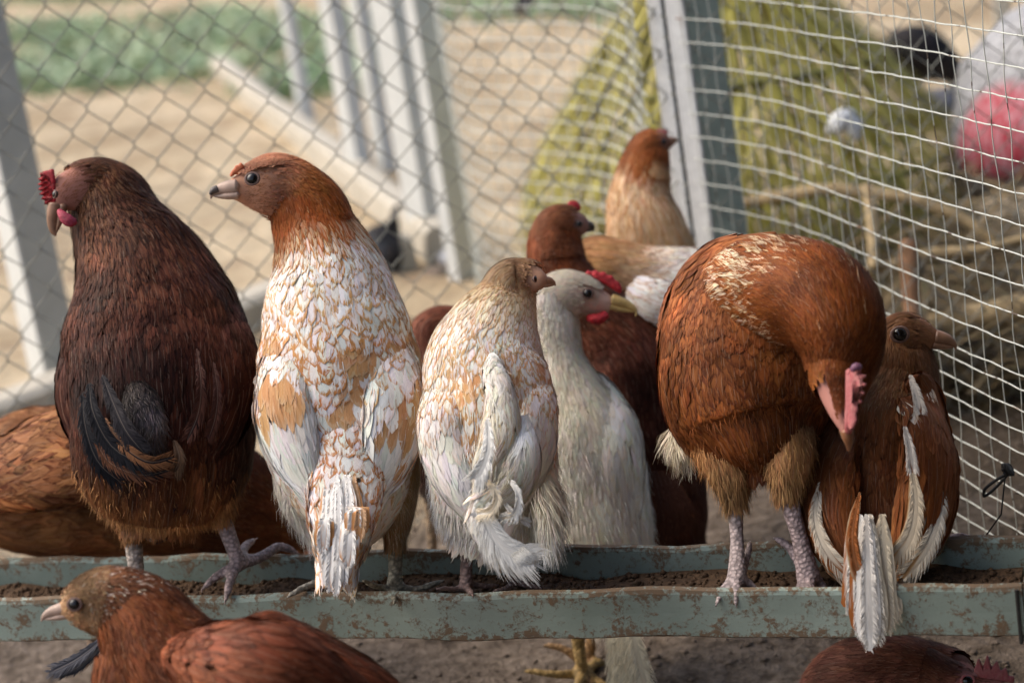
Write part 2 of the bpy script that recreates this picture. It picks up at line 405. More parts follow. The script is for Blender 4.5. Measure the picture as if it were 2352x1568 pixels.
    def quills(s, D, rows, dorsal=(0, .2, 1), frag=1.0, full=.44):
        """single big feathers: rows of (path [(x,y,dd)...], width px, ca, cb, rim)"""
        for path, wpx, ca, cb, rim in rows:
            q = np.array(path, float); k = len(q); t = np.linspace(0, k-1, 12)
            # smooth path
            ext = np.vstack([2*q[0]-q[1], q, 2*q[-1]-q[-2]]); pts = []
            for tt in t:
                i = min(int(tt), k-2); f = tt-i; p0, p1, p2, p3 = ext[i:i+4]
                pts.append(.5*((2*p1)+(-p0+p2)*f+(2*p0-5*p1+4*p2-p3)*f*f+(-p0+3*p1-3*p2+p3)*f**3))
            pts = np.array(pts); c = P(pts[:, 0], pts[:, 1], D+pts[:, 2]); px = D/FPX
            T = np.gradient(c, axis=0); T /= np.linalg.norm(T, axis=1)[:, None]
            U = camvec(dorsal); U = U-(T@U)[:, None]*T; U /= np.linalg.norm(U, axis=1)[:, None]; E = np.cross(T, U)
            ts = np.linspace(0, 1, 12); w_ = np.where(ts < .8, .5+.6*ts, .98*np.sqrt(np.clip(1-((ts-.8)/.2)**2.2, 0, 1))); w_[-1] = .12; w_ = np.minimum(w_, .10+ts*3.2)
            xs = np.array([-1, -.5, 0, .5, 1]); V = np.zeros((12, 5, 3))
            for j, xx in enumerate(xs):
                rg = 1+.10*(rng.random(12)-.5) if abs(xx) == 1 else 1
                V[:, j] = c+E*(xx*wpx*px*full*w_*rg)[:, None]-U*(abs(xx)**1.5*wpx*px*.05*w_)[:, None]
            b = (np.arange(11)[:, None]*5+np.arange(4)[None]).ravel()
            F = np.stack([b, b+1, b+6, b+5], -1)
            Uv = np.zeros((12, 5, 3)); Uv[..., 0] = ts[:, None]; Uv[..., 1] = xs[None]; Uv[..., 2] = rng.random()
            s.push(V, F, np.tile([*ca, 1], (60, 1)), np.tile([*cb, rim], (60, 1)), Uv.reshape(-1, 3))
            nb = int(26+wpx*1.6)*2; tb = rng.random(nb)**.8; sd_ = np.where(np.arange(nb) % 2, 1., -1.)
            I3 = lambda A, q: np.column_stack([np.interp(q, ts, A[:, k]) for k in range(3)])
            Wb = np.interp(tb, ts, np.maximum(w_, .35))*wpx*px*.5; E_, T_, U_ = I3(E, tb), I3(T, tb), I3(U, tb)
            p0 = I3(c, tb)+E_*(sd_*Wb*.3)[:, None]+U_*.0005; ext_ = (.55+.75*frag*rng.random(nb))*Wb*(.7+.3*frag)
            p1 = p0+E_*(sd_*ext_*.6)[:, None]+T_*(ext_*.8)[:, None]+U_*(.0006+.03*Wb*rng.standard_normal(nb))[:, None]
            p2 = p1+E_*(sd_*ext_*.25)[:, None]+T_*(ext_*.75)[:, None]+U_*(.10*Wb*rng.standard_normal(nb))[:, None]+np.array([0, 0, -1.])*(ext_*.15)[:, None]
            Vb = np.zeros((nb, 3, 2, 3)); bw = (.0007+.0007*rng.random(nb))[:, None]
            for i, (p, ww) in enumerate(((p0, 1.), (p1, .8), (p2, .15))): Vb[:, i, 0] = p-T_*bw*ww; Vb[:, i, 1] = p+T_*bw*ww
            b = np.arange(nb)[:, None]*6+np.array([0, 2])[None]; F = np.stack([b, b+1, b+3, b+2], -1).reshape(-1, 4)
            Ub = np.zeros((nb, 3, 2, 3)); Ub[..., 0] = .3; Ub[..., 1] = .3; Ub[..., 2] = rng.random(nb)[:, None, None]
            s.push(Vb, F, np.tile([*ca, 1], (nb*6, 1))*np.repeat(np.column_stack([.8+.4*rng.random(nb)]*3+[np.ones(nb)]), 6, 0), np.tile([*cb, rim*.5], (nb*6, 1)), Ub.reshape(-1, 3))
    def arrays(s): return np.vstack(s.V), np.vstack(s.F), np.vstack(s.A), np.vstack(s.B), np.vstack(s.U)

def remesh(sweeps, voxel=.0028, shrink=.003):
    V = []; F = []; T3 = []; n = 0; own = []
    for i, sw in enumerate(sweeps):
        v, f, t = sw.mesh(shrink=shrink if sw.ff else 0)
        V.append(v); F.append(f+n); T3.append(t+n); n += len(v); own += [i]*len(v)
    me = np_mesh('tmp', np.vstack(V), [np.vstack(F), np.vstack(T3)])
    o = bpy.data.objects.new('tmp', me); C.objects.link(o)
    md = o.modifiers.new('r', 'REMESH'); md.mode = 'VOXEL'; md.voxel_size = voxel
    sm = o.modifiers.new('s', 'SMOOTH'); sm.factor = .5; sm.iterations = 3
    dg = bpy.context.evaluated_depsgraph_get(); ev = o.evaluated_get(dg); m2 = ev.to_mesh()
    nv = len(m2.vertices); co = np.zeros(nv*3, np.float32); m2.vertices.foreach_get('co', co); co = co.reshape(-1, 3)
    q = np.array([list(p.vertices) for p in m2.polygons if len(p.vertices) == 4], np.int32)
    ev.to_mesh_clear(); bpy.data.objects.remove(o); bpy.data.meshes.remove(me)
    # owner of every vertex: nearest point of the sweeps
    kd = kdtree.KDTree(n); VV = np.vstack(V)
    for i, v in enumerate(VV): kd.insert(v, i)
    kd.balance()
    ow = np.array([own[kd.find(v)[1]] for v in co])
    return co, q, ow

def body_object(name, sweeps, pl, parent, voxel=.0028):
    co, q, ow = remesh(sweeps, voxel)
    ca = np.array([(*s.skin, 1.) for s in sweeps])[ow]
    n = len(co); cb = ca.copy(); U = np.zeros((n, 3)); U[:, 0] = .1; U[:, 1] = .3
    fe = np.array([1 if s.mask == 0 else 0 for s in sweeps])[ow]      # feathered ground uses the plumage material
    fmat = fe[q[:, 0]]
    cb[:, 3] = np.array([0 if s.ff else 1. for s in sweeps])[ow]
    if pl.n:
        V, F, A, B, UU = pl.arrays()
        V = np.vstack([co, V]); Fq = np.vstack([q, F+n]); A = np.vstack([ca, A]); B = np.vstack([cb, B]); UU = np.vstack([U, UU])
        mi = np.concatenate([np.where(fmat == 1, 0, 1), np.zeros(len(F), int)])
    else: V, Fq, A, B, UU, mi = co, q, ca, cb, U, np.where(fmat == 1, 0, 1)
    me = np_mesh(name, V, Fq, {'ca': A, 'cb': B, 'fuv': UU}, mi)
    return link(name, me, [MF, MS], parent)
def plume_object(name, pl, parent):
    V, F, A, B, U = pl.arrays()
    return link(name, np_mesh(name, V, F, {'ca': A, 'cb': B, 'fuv': U}), [MF, MS], parent)

# ---- colour rules: return (ca, cb) arrays; rim width in cb alpha
def pal(*cols): return np.array(cols, float)
def rule(keys, var=.18, nf=25, hue=.06):
    """keys: rows (u, middle colour, rim colour, rim width)"""
    us = np.array([k[0] for k in keys]); A = pal(*[k[1] for k in keys]); B = pal(*[k[2] for k in keys]); Wd = np.array([k[3] for k in keys], float)
    def f(u, th, root, n):
        uj = u+(vnoise(root*40)-.5)*.10
        a = np.column_stack([np.interp(uj, us, A[:, k]) for k in range(3)]); b = np.column_stack([np.interp(uj, us, B[:, k]) for k in range(3)])
        wd = np.interp(uj, us, Wd)
        k = (1+var*.7*(rng.random(n)-.5)*2)*np.exp(var*2.1*(vnoise(root*nf)-.5)*2)*np.exp(var*1.5*(vnoise(root*nf*3.3+7)-.5)*2)*.94
        hj = 1+hue*(rng.random((n, 3))-.5)*2
        a = a*k[:, None]*hj; b = b*k[:, None]*hj
        return np.column_stack([np.clip(a, 0, .85), np.ones(n)]), np.column_stack([np.clip(b, 0, .85), np.clip(wd*.62+(rng.random(n)-.5)*.25, 0, 1.6)])
    return f

def mixrule(r1, r2, keys):
    ks = np.array(keys, float)
    def f(u, th, root, n):
        a1_, b1_ = r1(u, th, root, n); a2_, b2_ = r2(u, th, root, n)
        p = np.interp(u, ks[:, 0], ks[:, 1])+(vnoise(root*55)-.5)*.7; pick = (rng.random(n) < p)[:, None]
        return np.where(pick, a2_, a1_), np.where(pick, b2_, b1_)
    return f
# ------------------------------------------------------------------ head furniture
def blob(name, D, st, mats, parent, dorsal=(0, .25, 1), nu=24, nt=16):
    sw = Sweep(D, st, dorsal); V, F, T3 = sw.mesh(nu, nt)
    return link(name, np_mesh(name, V, [F, T3]), mats, parent)
def eye(parent, x, y, D, r=11, toward=(0, 0, 1), lid=None):
    """a dark ball with an iris ring in a fleshy lid, looking along `toward`"""
    c = P(x, y, D); rr = r*D/FPX; n = camvec(toward); n = n/np.linalg.norm(n)
    bm = bmesh.new(); bmesh.ops.create_uvsphere(bm, u_segments=20, v_segments=14, radius=rr)
    q = Vector(n).to_track_quat('Z', 'Y')
    for v in bm.verts:
        v.co.z *= .75
    for f_ in bm.faces:
        f_.smooth = True
        z = f_.calc_center_median().z/(rr*.75)
        f_.material_index = 0 if z > .52 else 1
    bmesh.ops.transform(bm, matrix=Matrix.Translation(c) @ q.to_matrix().to_4x4(), verts=bm.verts)
    # fleshy lid ring round the ball
    nr, nc = 24, 8; vs = []
    for i in range(nr):
        a = 2*math.pi*i/nr; ring = []
        for j in range(nc):
            b = 2*math.pi*j/nc; rad = rr*(1.02+.24*math.cos(b)); ring.append(bm.verts.new(Vector((rad*math.cos(a)*1.08, rad*math.sin(a)*.94, rr*(.18+.20*math.sin(b))))))
        vs.append(ring)
    M4 = Matrix.Translation(c) @ q.to_matrix().to_4x4()
    for ring in vs:
        for v in ring: v.co = M4 @ v.co
    for i in range(nr):
        for j in range(nc):
            f_ = bm.faces.new((vs[i][j], vs[(i+1) % nr][j], vs[(i+1) % nr][(j+1) % nc], vs[i][(j+1) % nc])); f_.smooth = True; f_.material_index = 2
    me = bpy.data.meshes.new('eye'); bm.to_mesh(me); bm.free()
    return link('eye', me, [M_eye, M_iris, lid or M_lid], parent)
def eyelid(pl_sweeps, x, y, D, r, toward, skin): pass
def plate(name, outline, D, thick, mats, parent, dd=None, tilt=(0, 0)):
    """flat fleshy piece: outline in photo px, thickness in m; tilt adds distance with x and y"""
    x0 = np.mean([p[0] for p in outline]); y0 = np.mean([p[1] for p in outline])
    bm = bmesh.new(); fr = []; bk = []
    for x, y in outline:
        d = D+tilt[0]*(x-x0)+tilt[1]*(y-y0)
        fr.append(bm.verts.new(P(x, y, d-thick/2))); bk.append(bm.verts.new(P(x, y, d+thick/2)))
    n = len(fr); f1 = bm.faces.new(fr); f2 = bm.faces.new(bk[::-1])
    for i in range(n): bm.faces.new((fr[i], bk[i], bk[(i+1) % n], fr[(i+1) % n]))
    bmesh.ops.recalc_face_normals(bm, faces=bm.faces)
    bmesh.ops.bevel(bm, geom=list(bm.edges), offset=thick*.32, segments=2, affect='EDGES', profile=.6)
    bmesh.ops.triangulate(bm, faces=[f_ for f_ in bm.faces if len(f_.verts) > 4])
    for f_ in bm.faces: f_.smooth = True
    me = bpy.data.meshes.new(name); bm.to_mesh(me); bm.free()
    return link(name, me, mats, parent)
def comb_outline(base0, base1, n, h, hb=4, side=1, hp=None):
    """serrated comb between two points; teeth on the left of the direction when side=1"""
    b0 = np.array(base0, float); b1 = np.array(base1, float); d = b1-b0; L = np.linalg.norm(d); t = d/L; nn = np.array([t[1], -t[0]])*side
    pts = [b0-nn*hb]
    k = n*4
    for i in range(k+1):
        f = i/k; env = math.sin(math.pi*(.12+.8*f))**.7
        tooth = .5+(.35+.3*vnoise(np.array([[b0[0]*.1+math.floor(f*n-1e-6)*1.37, .5, .5]]))[0])*abs(math.sin(math.pi*f*n))**.8
        pts.append(b0+d*f+nn*h*env*tooth)
    pts.append(b1-nn*hb)
    return [tuple(p) for p in pts]
def beak(parent, base, tip, D, h, lat, mats, hook=.25, dd=0, up=(0, 1, 0), gap=.12, lower=True):
    """two horny halves from base to tip, h/lat half height and half thickness in px"""
    b = np.array(base, float); t = np.array(tip, float); d = t-b; L = np.linalg.norm(d); dn = d/L
    n = np.array([dn[1], -dn[0]]);
    if n[1] > 0: n = -n                       # n points up in the picture
    if up[1] < 0: n = -n
    def pt(f, off, r1, r2, z=0): q = b+d*f+n*off; return (q[0], q[1], dd*f+z, r1, r2)
    st = [pt(-.12, h*.28, lat*1.05, h*.72), pt(.2, h*.34, lat*.9, h*.66), pt(.5, h*.36, lat*.62, h*.52), pt(.8, h*.18, lat*.36, h*.34), pt(.96, -h*.10, lat*.14, h*.16), pt(1.0, -h*hook, 1.2, 1.6)]
    dorsal = (n[0], -n[1], 0)
    blob('beak', D, st, mats, parent, dorsal, 30, 18)
    q_ = b+d*.26+n*h*.42; blob('nostril', D, [(q_[0]-2.5, q_[1], dd*.26-lat*.62/FPX*D, 1.6, 1.4), (q_[0]+2.5, q_[1], dd*.26-lat*.62/FPX*D, 1.6, 1.4)], M_beakdark, parent, dorsal, 8, 8)
    if lower:
        st = [pt(-.12, -h*.50, lat*.85, h*.40), pt(.3, -h*.40, lat*.7, h*.34), pt(.6, -h*.30, lat*.45, h*.22), pt(.86, -h*.18, 2, 2)]
        o = blob('lower_beak', D, st, mats, parent, dorsal, 24, 16)

# ------------------------------------------------------------------ legs
SKINLEG = (.42, .33, .29)
def leg_sweeps(D, pts, r=15, toes=(), col=SKINLEG, rt=10):
    """pts: shank path (x,y,dd); toes: list of paths from the ankle"""
    out = []
    k = len(pts); st = [(p[0], p[1], p[2], r*(p[3] if len(p) > 3 else 1), r*(p[3] if len(p) > 3 else 1)) for p in pts]
    out.append(Sweep(D, st, (0, .3, 1), col, ff=False, mask=1))
    for tp in toes:
        m_ = len(tp); st = []
        for i, p in enumerate(tp):
            f = i/(m_-1); rr = rt*(1.15-.45*f)
            st.append((p[0], p[1], p[2], rr, rr))
        # knuckles then claw
        d = np.array(tp[-1])-np.array(tp[-2]); d = d/np.linalg.norm(d[:2])
        e = np.array(tp[-1])+d*rt*1.7; st.append((e[0], e[1]+rt*.5, e[2], rt*.25, rt*.25))
        out.append(Sweep(D, st, (0, 1, .3), col, ff=False, mask=1))
    return out
# ================================================================== THE SETTING
RIM = .2197
def lerp(a, b, t): return a+(b-a)*t
# ground ------------------------------------------------------------
MG, nt, b = mat('sand', .95, .1)
oc = objco(nt)
n1 = noise(nt, 2.2, 6, .6, oc, .4); n2 = noise(nt, 9, 6, .65, oc); n3 = noise(nt, 60, 5, .7, oc)
tc = N(nt, 'ShaderNodeTexCoord'); sx = N(nt, 'ShaderNodeSeparateXYZ'); nt.links.new(tc.outputs['Object'], sx.inputs[0])
c = mixc(nt, ramp(nt, n1, [(.38, 0), (.62, 1)]), (.39, .30, .19), (.60, .49, .335))
c = mixc(nt, mth(nt, 'MULTIPLY', ramp(nt, n2, [(.36, 1), (.5, 0)]), .6), c, (.24, .16, .10))
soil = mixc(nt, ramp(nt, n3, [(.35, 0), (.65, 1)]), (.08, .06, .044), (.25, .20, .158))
shade_mask = ramp(nt, mth(nt, 'ADD', mth(nt, 'MULTIPLY', sx.outputs[0], 1.1), mth(nt, 'MULTIPLY', mth(nt, 'SUBTRACT', n2, .5), .8)), [(.32, 0), (.62, 1)])  # mask for the shed's shade painted into the soil, growing to the right
soil = mixc(nt, mth(nt, 'MULTIPLY', shade_mask, .8), soil, mixc(nt, n3, (.03, .022, .014), (.11, .08, .05)))
# trampled dirt of the run this side of the netting
yy = mth(nt, 'ADD', sx.outputs[1], mth(nt, 'MULTIPLY', mth(nt, 'SUBTRACT', n2, .5), .7))
yy = mth(nt, 'SUBTRACT', yy, mth(nt, 'MULTIPLY', mth(nt, 'MAXIMUM', mth(nt, 'SUBTRACT', sx.outputs[0], .15), 0), .9))  # dark soil reaches farther back on the right to stand in for shade
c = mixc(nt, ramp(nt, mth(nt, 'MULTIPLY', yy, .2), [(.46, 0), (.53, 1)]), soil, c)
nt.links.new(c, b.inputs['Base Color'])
bump(nt, b, mth(nt, 'ADD', mth(nt, 'MULTIPLY', n2, 1.4), mth(nt, 'MULTIPLY', n3, .5)), .9, .03)
def grid(name, x0, x1, y0, y1, nx, ny, zf):
    X, Y = np.meshgrid(np.linspace(x0, x1, nx), np.linspace(y0, y1, ny), indexing='xy')
    V = np.column_stack([X.ravel(), Y.ravel(), np.zeros(X.size)]); V[:, 2] = zf(V)
    i = (np.arange(ny-1)[:, None]*nx+np.arange(nx-1)[None]).ravel()
    return np_mesh(name, V, np.stack([i, i+1, i+nx+1, i+nx], -1))
def gz(V): return (vnoise(V*np.array([3, 3, 0])+5)-.5)*.03+(vnoise(V*np.array([11, 11, 0])+9)-.5)*.018
# one sheet, fine near the run and coarse to the horizon
xs = np.concatenate([[-60, -25, -10, -5], np.linspace(-2.6, 2.6, 190), [5, 10, 25, 60]]); ys = np.concatenate([[-20, -6, -2], np.linspace(.5, 9, 300), [12, 18, 30, 60, 110]])
X, Y = np.meshgrid(xs, ys, indexing='xy'); V = np.column_stack([X.ravel(), Y.ravel(), np.zeros(X.size)]); V[:, 2] = gz(V)
i = (np.arange(len(ys)-1)[:, None]*len(xs)+np.arange(len(xs)-1)[None]).ravel()
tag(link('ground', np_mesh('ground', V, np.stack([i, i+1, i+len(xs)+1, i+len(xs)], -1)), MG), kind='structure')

def foliage_mat(name, c1, c2):
    mm, nt, b = mat(name, .6, .3)
    gi = N(nt, 'ShaderNodeNewGeometry')
    nt.links.new(mixc(nt, gi.outputs['Random Per Island'], c1, c2), b.inputs['Base Color'])
    b.inputs['Transmission Weight'].default_value = 0
    return mm
M_grass = foliage_mat('grass', (.22, .34, .17), (.42, .47, .32))
M_bush = foliage_mat('bush_leaf', (.10, .30, .06), (.25, .50, .16))
def tufts(name, centres, h, n_each, m_, label=None, w=.012, spread=.09):
    mb = MB(); 
    for c in centres:
        for k in range(n_each):
            a = rng.random()*6.28; r = spread*math.sqrt(rng.random()); p = np.array([c[0]+r*math.cos(a), c[1]+r*math.sin(a), 0.])
            d = np.array([math.cos(a), math.sin(a), 0])*(.3+.6*rng.random()); hh = h*(.5+rng.random()); s_ = np.array([-math.sin(a), math.cos(a), 0])*w
            q = p+np.array([0, 0, hh*.6])+d*hh*.3; t = p+np.array([0, 0, hh*.9])+d*hh*.9
            mb.add([p-s_*.6, p+s_*.6, q+s_, q-s_, t+s_*.1, t-s_*.1], [(0, 1, 2, 3), (3, 2, 4, 5)])
    return mb.build(name, m_)
cs = []
for k in range(1300):
    x = -100+840*rng.random(); y = 40+165*rng.random()+14*math.sin(x/90)
    if vnoise(np.array([[x/95, y/40, 3.3]]))[0]+(rng.random()-.5)*.6 < .56: continue
    cs.append(G(x, y))
for k in range(200): cs.append(G(-100+440*rng.random(), -34+42*rng.random()))
for k in range(160): cs.append(G(680+240*rng.random(), 40+170*rng.random()))
for k in range(110): cs.append(G(1010+480*rng.random(), -20+70*rng.random()))
tag(tufts('grass', cs, .04, 7, M_grass, w=.016, spread=.22), 'patchy green grass growing in the sand beyond the netting', 'grass', kind='stuff')

# soil clods, droppings and straw under and in front of the trough: nobody could count them
M_clod = flat_mat('clod', (.24, .19, .15), .95, .1, .6, 90, .8, .003)
def chips(name, n, where, size, m_, flat=.6):
    V0 = np.array([(1, 0, 0), (0, 1, 0), (-1, 0, 0), (0, -1, 0), (0, 0, 1), (0, 0, -1)], float); T0 = np.array([(0, 1, 4), (1, 2, 4), (2, 3, 4), (3, 0, 4), (1, 0, 5), (2, 1, 5), (3, 2, 5), (0, 3, 5)])
    P0 = where(n); s_ = size*(.4+rng.random(n)**2*1.6)
    V = V0[None]*(.6+.7*rng.random((n, 6, 1)))*s_[:, None, None]; V[..., 2] *= flat
    a = rng.random(n)*6.28; x = V[..., 0]*np.cos(a)[:, None]-V[..., 1]*np.sin(a)[:, None]; y = V[..., 0]*np.sin(a)[:, None]+V[..., 1]*np.cos(a)[:, None]
    V = np.stack([x, y, V[..., 2]], -1)+P0[:, None]
    T = (T0[None]+np.arange(n)[:, None, None]*6).reshape(-1, 3)
    return link(name, np_mesh(name, V.reshape(-1, 3), T, smooth=True), m_)
def w_ground(n):
    p = np.column_stack([rng.random(n)*1.7-.85, 1.15+rng.random(n)*1.5, np.zeros(n)])
    keep = vnoise(p*np.array([9, 9, 0])+2) > .35; p[~keep] = p[keep][:(~keep).sum()] if keep.sum() > (~keep).sum() else p[~keep]
    p[:, :2] += (rng.random((n, 2))-.5)*.05
    p[:, 2] = gz(p)+.001; return p
tag(chips('soil_clods', 5000, w_ground, .0030, M_clod), 'brown soil clods and crumbs scattered on the dirt under the trough', 'soil crumbs', kind='stuff')

# trough ------------------------------------------------------------
F0, F1 = G(0, 1378, RIM), G(2352, 1345, RIM); B0, B1 = G(0, 1290, RIM), G(2300, 1240, RIM)
def on_front(t): return lerp(F0, F1, t)
def on_rear(t):
    p = on_front(t); d = F1-F0; # same station along the trough
    # intersect the rear line with the perpendicular through p
    e = B1-B0; s_ = ((p-B0)@d)/(e@d); return B0+e*s_
MT, nt, b = mat('galvanised_paint', .42, .5)
oc = objco(nt)
n1 = noise(nt, 48, 8, .75, oc, .4); n2 = noise(nt, 210, 5, .7, oc); n3 = noise(nt, 7, 3, .5, oc); n4 = noise(nt, 420, 3, .6, oc)
base = mixc(nt, ramp(nt, n3, [(.35, 0), (.65, 1)]), (.20, .255, .215), (.33, .40, .345))
base = mixc(nt, mth(nt, 'MULTIPLY', n4, .35), base, (.16, .18, .16))
tc = N(nt, 'ShaderNodeTexCoord'); sx = N(nt, 'ShaderNodeSeparateXYZ'); nt.links.new(tc.outputs['Object'], sx.inputs[0])
# rust gathers towards the lip and the lower fold
zc = mth(nt, 'ABSOLUTE', mth(nt, 'MULTIPLY', mth(nt, 'SUBTRACT', sx.outputs[2], RIM-.021), 48))
edge = mth(nt, 'MULTIPLY', mth(nt, 'POWER', zc, 3.0), .085)
rust = mth(nt, 'ADD', mth(nt, 'ADD', mth(nt, 'MULTIPLY', n1, .75), mth(nt, 'MULTIPLY', n2, .38)), edge)
rm = ramp(nt, rust, [(.585, 0), (.66, 1)])
rc = mixc(nt, n2, (.055, .026, .010), (.19, .09, .03))
nt.links.new(mixc(nt, mth(nt, 'MULTIPLY', rm, .85), base, rc), b.inputs['Base Color'])
nt.links.new(mth(nt, 'ADD', mth(nt, 'MULTIPLY', rm, .4), .38), b.inputs['Roughness'])
b.inputs['Metallic'].default_value = .15
bump(nt, b, mth(nt, 'ADD', n1, mth(nt, 'MULTIPLY', rm, .6)), .35, .0015)
TL = np.linspace(-.35, .998, 60)
tr = thing('feed_trough', on_front(.5)*[1, 1, 0], 'long rusty pale green metal feed trough with chickens standing in it', 'trough')
DN = np.array([0, 0, -1.])
def shell(name, prof, parent, tl=TL, th=.0013, bev=.0005):
    """prof(t)-> list of points across the trough"""
    rows = [np.array(prof(t)) for t in tl]; m_ = len(rows[0]); V = np.vstack(rows)
    i = (np.arange(len(tl)-1)[:, None]*m_+np.arange(m_-1)[None]).ravel()
    o = link(name, np_mesh(name, V, np.stack([i, i+1, i+m_+1, i+m_], -1), smooth=False), MT, parent)
    s_ = o.modifiers.new('s', 'SOLIDIFY'); s_.thickness = th; s_.offset = 0
    return o
def wob(t, k, a=.0011): return a*math.sin(t*k*7+k)+a*.7*math.sin(t*k*17.3+2*k)
def acr(t): d = on_rear(t)-on_front(t); return d/np.linalg.norm(d)
H_T = .043
shell('front_wall', lambda t: [on_front(t)+acr(t)*a+DN*(z+wob(t, 3.1))+acr(t)*wob(t, 2.3) for a, z in ((.0055, .0045), (.006, .0008), (.0035, -.0006), (.0, .0008), (-.0008, .004), (0, H_T*.5), (.0, H_T-.002), (.003, H_T))], tr)
shell('rear_wall', lambda t: [on_rear(t)+acr(t)*a+DN*(z+wob(t, 4.7))+acr(t)*wob(t, 1.7) for a, z in ((-.003, H_T), (0, H_T-.002), (0, H_T*.5), (0, .003), (.001, 0), (.005, -.0006), (.0065, .001), (.006, .005))], tr)
shell('floor_plate', lambda t: [lerp(on_front(t), on_rear(t), s_)+DN*(H_T-.001) for s_ in np.linspace(.035, .965, 6)], tr)
for t in (.999, -.352):
    mb = MB(); a_, c_ = on_front(t), on_rear(t); mb.hexa([a_+DN*H_T, c_+DN*H_T, c_+DN*H_T+(F1-F0)*.001, a_+DN*H_T+(F1-F0)*.001, a_-DN*.002, c_-DN*.002, c_-DN*.002+(F1-F0)*.001, a_-DN*.002+(F1-F0)*.001])
    mb.build('end_plate', MT, tr)
mb = MB(); a_ = on_front(.994)-acr(.994)*.003
mb.tube([a_+DN*.002, a_+DN*(H_T+.004), lerp(a_, on_rear(.994), 1.04)+DN*(H_T+.004), lerp(a_, on_rear(.994), 1.06)+DN*.001], .0016, 6)
M_darkwire = flat_mat('dark_wire', (.03, .028, .025), .6, .3, .4, 200)
mb.build('strap', M_darkwire, tr)
for t in (-.30, 1.05):
    if t > 1: continue
    for f_ in (on_front, on_rear):
        p = f_(t); mb = MB(); mb.tube([p+DN*.02, [p[0], p[1], -.02]], .006, 8); mb.build('support', MT, tr)
for f_ in (on_front, on_rear):
    p = f_(.9985)+(F1-F0)*.012; mb = MB(); mb.tube([p+DN*.02, [p[0], p[1], -.02]], .006, 8); mb.build('support', MT, tr)
# feed
M_feed = flat_mat('feed_grain', (.12, .07, .038), .8, .2, .75, 160, .5, .002)
def feedz(t, s_): return -.030+.011*vnoise(np.column_stack([t*22, s_*2, t*0]))[0:]*1.0
def w_feed(n):
    t = rng.random(n)*1.28-.29; s_ = .05+.9*rng.random(n)
    p = np.array([lerp(on_front(a), on_rear(a), q) for a, q in zip(t, s_)])
    p[:, 2] = RIM+feedz(t, s_)+(rng.random(n)-.4)*.004
    return p
fb = shell('feed_bed', lambda t: [lerp(on_front(t), on_rear(t), s_)*np.array([1, 1, 0])+np.array([0, 0, RIM+float(feedz(np.array([t]), np.array([s_]))[0])]) for s_ in np.linspace(.03, .97, 8)], None, np.linspace(-.34, .99, 160), .002)
fb.data.materials.clear(); fb.data.materials.append(M_feed)
tag(fb, 'layer of brown crumbled feed lying in the bottom of the trough', 'feed', kind='stuff')
tag(chips('feed_pellets', 9000, w_feed, .0022, M_feed, .8), 'loose brown feed pellets on the trough floor', 'feed pellets', kind='stuff')

# netting -----------------------------------------------------------
M_wire = flat_mat('grey_wire', (.31, .31, .26), .5, .4, .5, 40)
M_mesh, nt, b = mat('mesh_wire', .45, .4)
oc = objco(nt); n1 = noise(nt, 55, 3, .6, oc); n2 = noise(nt, 9, 4, .6, oc)
c = mixc(nt, ramp(nt, n1, [(.34, 1), (.40, 0)]), (.52, .54, .49), (.10, .07, .05))
nt.links.new(mixc(nt, ramp(nt, n2, [(.64, 0), (.70, 1)]), c, (.20, .10, .05)), b.inputs['Base Color'])
M_white = flat_mat('white_paint', (.66, .68, .66), .5, .4, .18, 30, .2, .001)
M_hinge = flat_mat('hinge_white', (.80, .81, .79), .5, .4, .25, 60, .2, .001)
M_grey = flat_mat('grey_paint', (.42, .43, .40), .6, .3, .2, 20, .2, .001)
M_greygreen = flat_mat('greygreen_paint', (.34, .42, .385), .6, .3, .25, 30, .2, .001)
# chain link: every wire zigzags and hooks its neighbours
def fenceY(x): return 2.36+.10*(x+.7)
dv_, dh = .0515, .0229           # height and width of a diamond
cl = thing('chain_link_fence', (0, fenceY(0), 0), 'grey diamond wire netting standing behind the perched chickens', 'fence')
mb = MB(); ncol = 146
for k in range(ncol):
    xc = -1.15+k*dh/1.0
    zz = np.arange(.0, .92, dv_/2); pts = []
    ph = rng.random()*6
    for i_, z in enumerate(zz):
        sgn = 1 if (i_+k) % 2 else -1
        x = xc+sgn*dh*.515
        wx = .003*math.sin(z*7+k*.21)+.004*math.sin(z*2.3+k*.13)
        for q in (-1, 1):
            pts.append([x+sgn*.0006+wx, fenceY(x)+q*.0016*sgn, z+q*.0022])
    mb.tube(pts, .0009, 5, caps=False)
mb.build('netting', M_wire, cl, smooth=True)
mb = MB(); mb.tube([[-1.25, fenceY(-1.25), .93], [2.1, fenceY(2.1), .93]], .012, 10); mb.build('top_rail', M_grey, cl, smooth=True)
for x in (-1.22, 2.08):
    mb = MB(); mb.tube([[x, fenceY(x), -.05], [x, fenceY(x), .95]], .018, 10); mb.build('post', M_grey, cl, smooth=True)
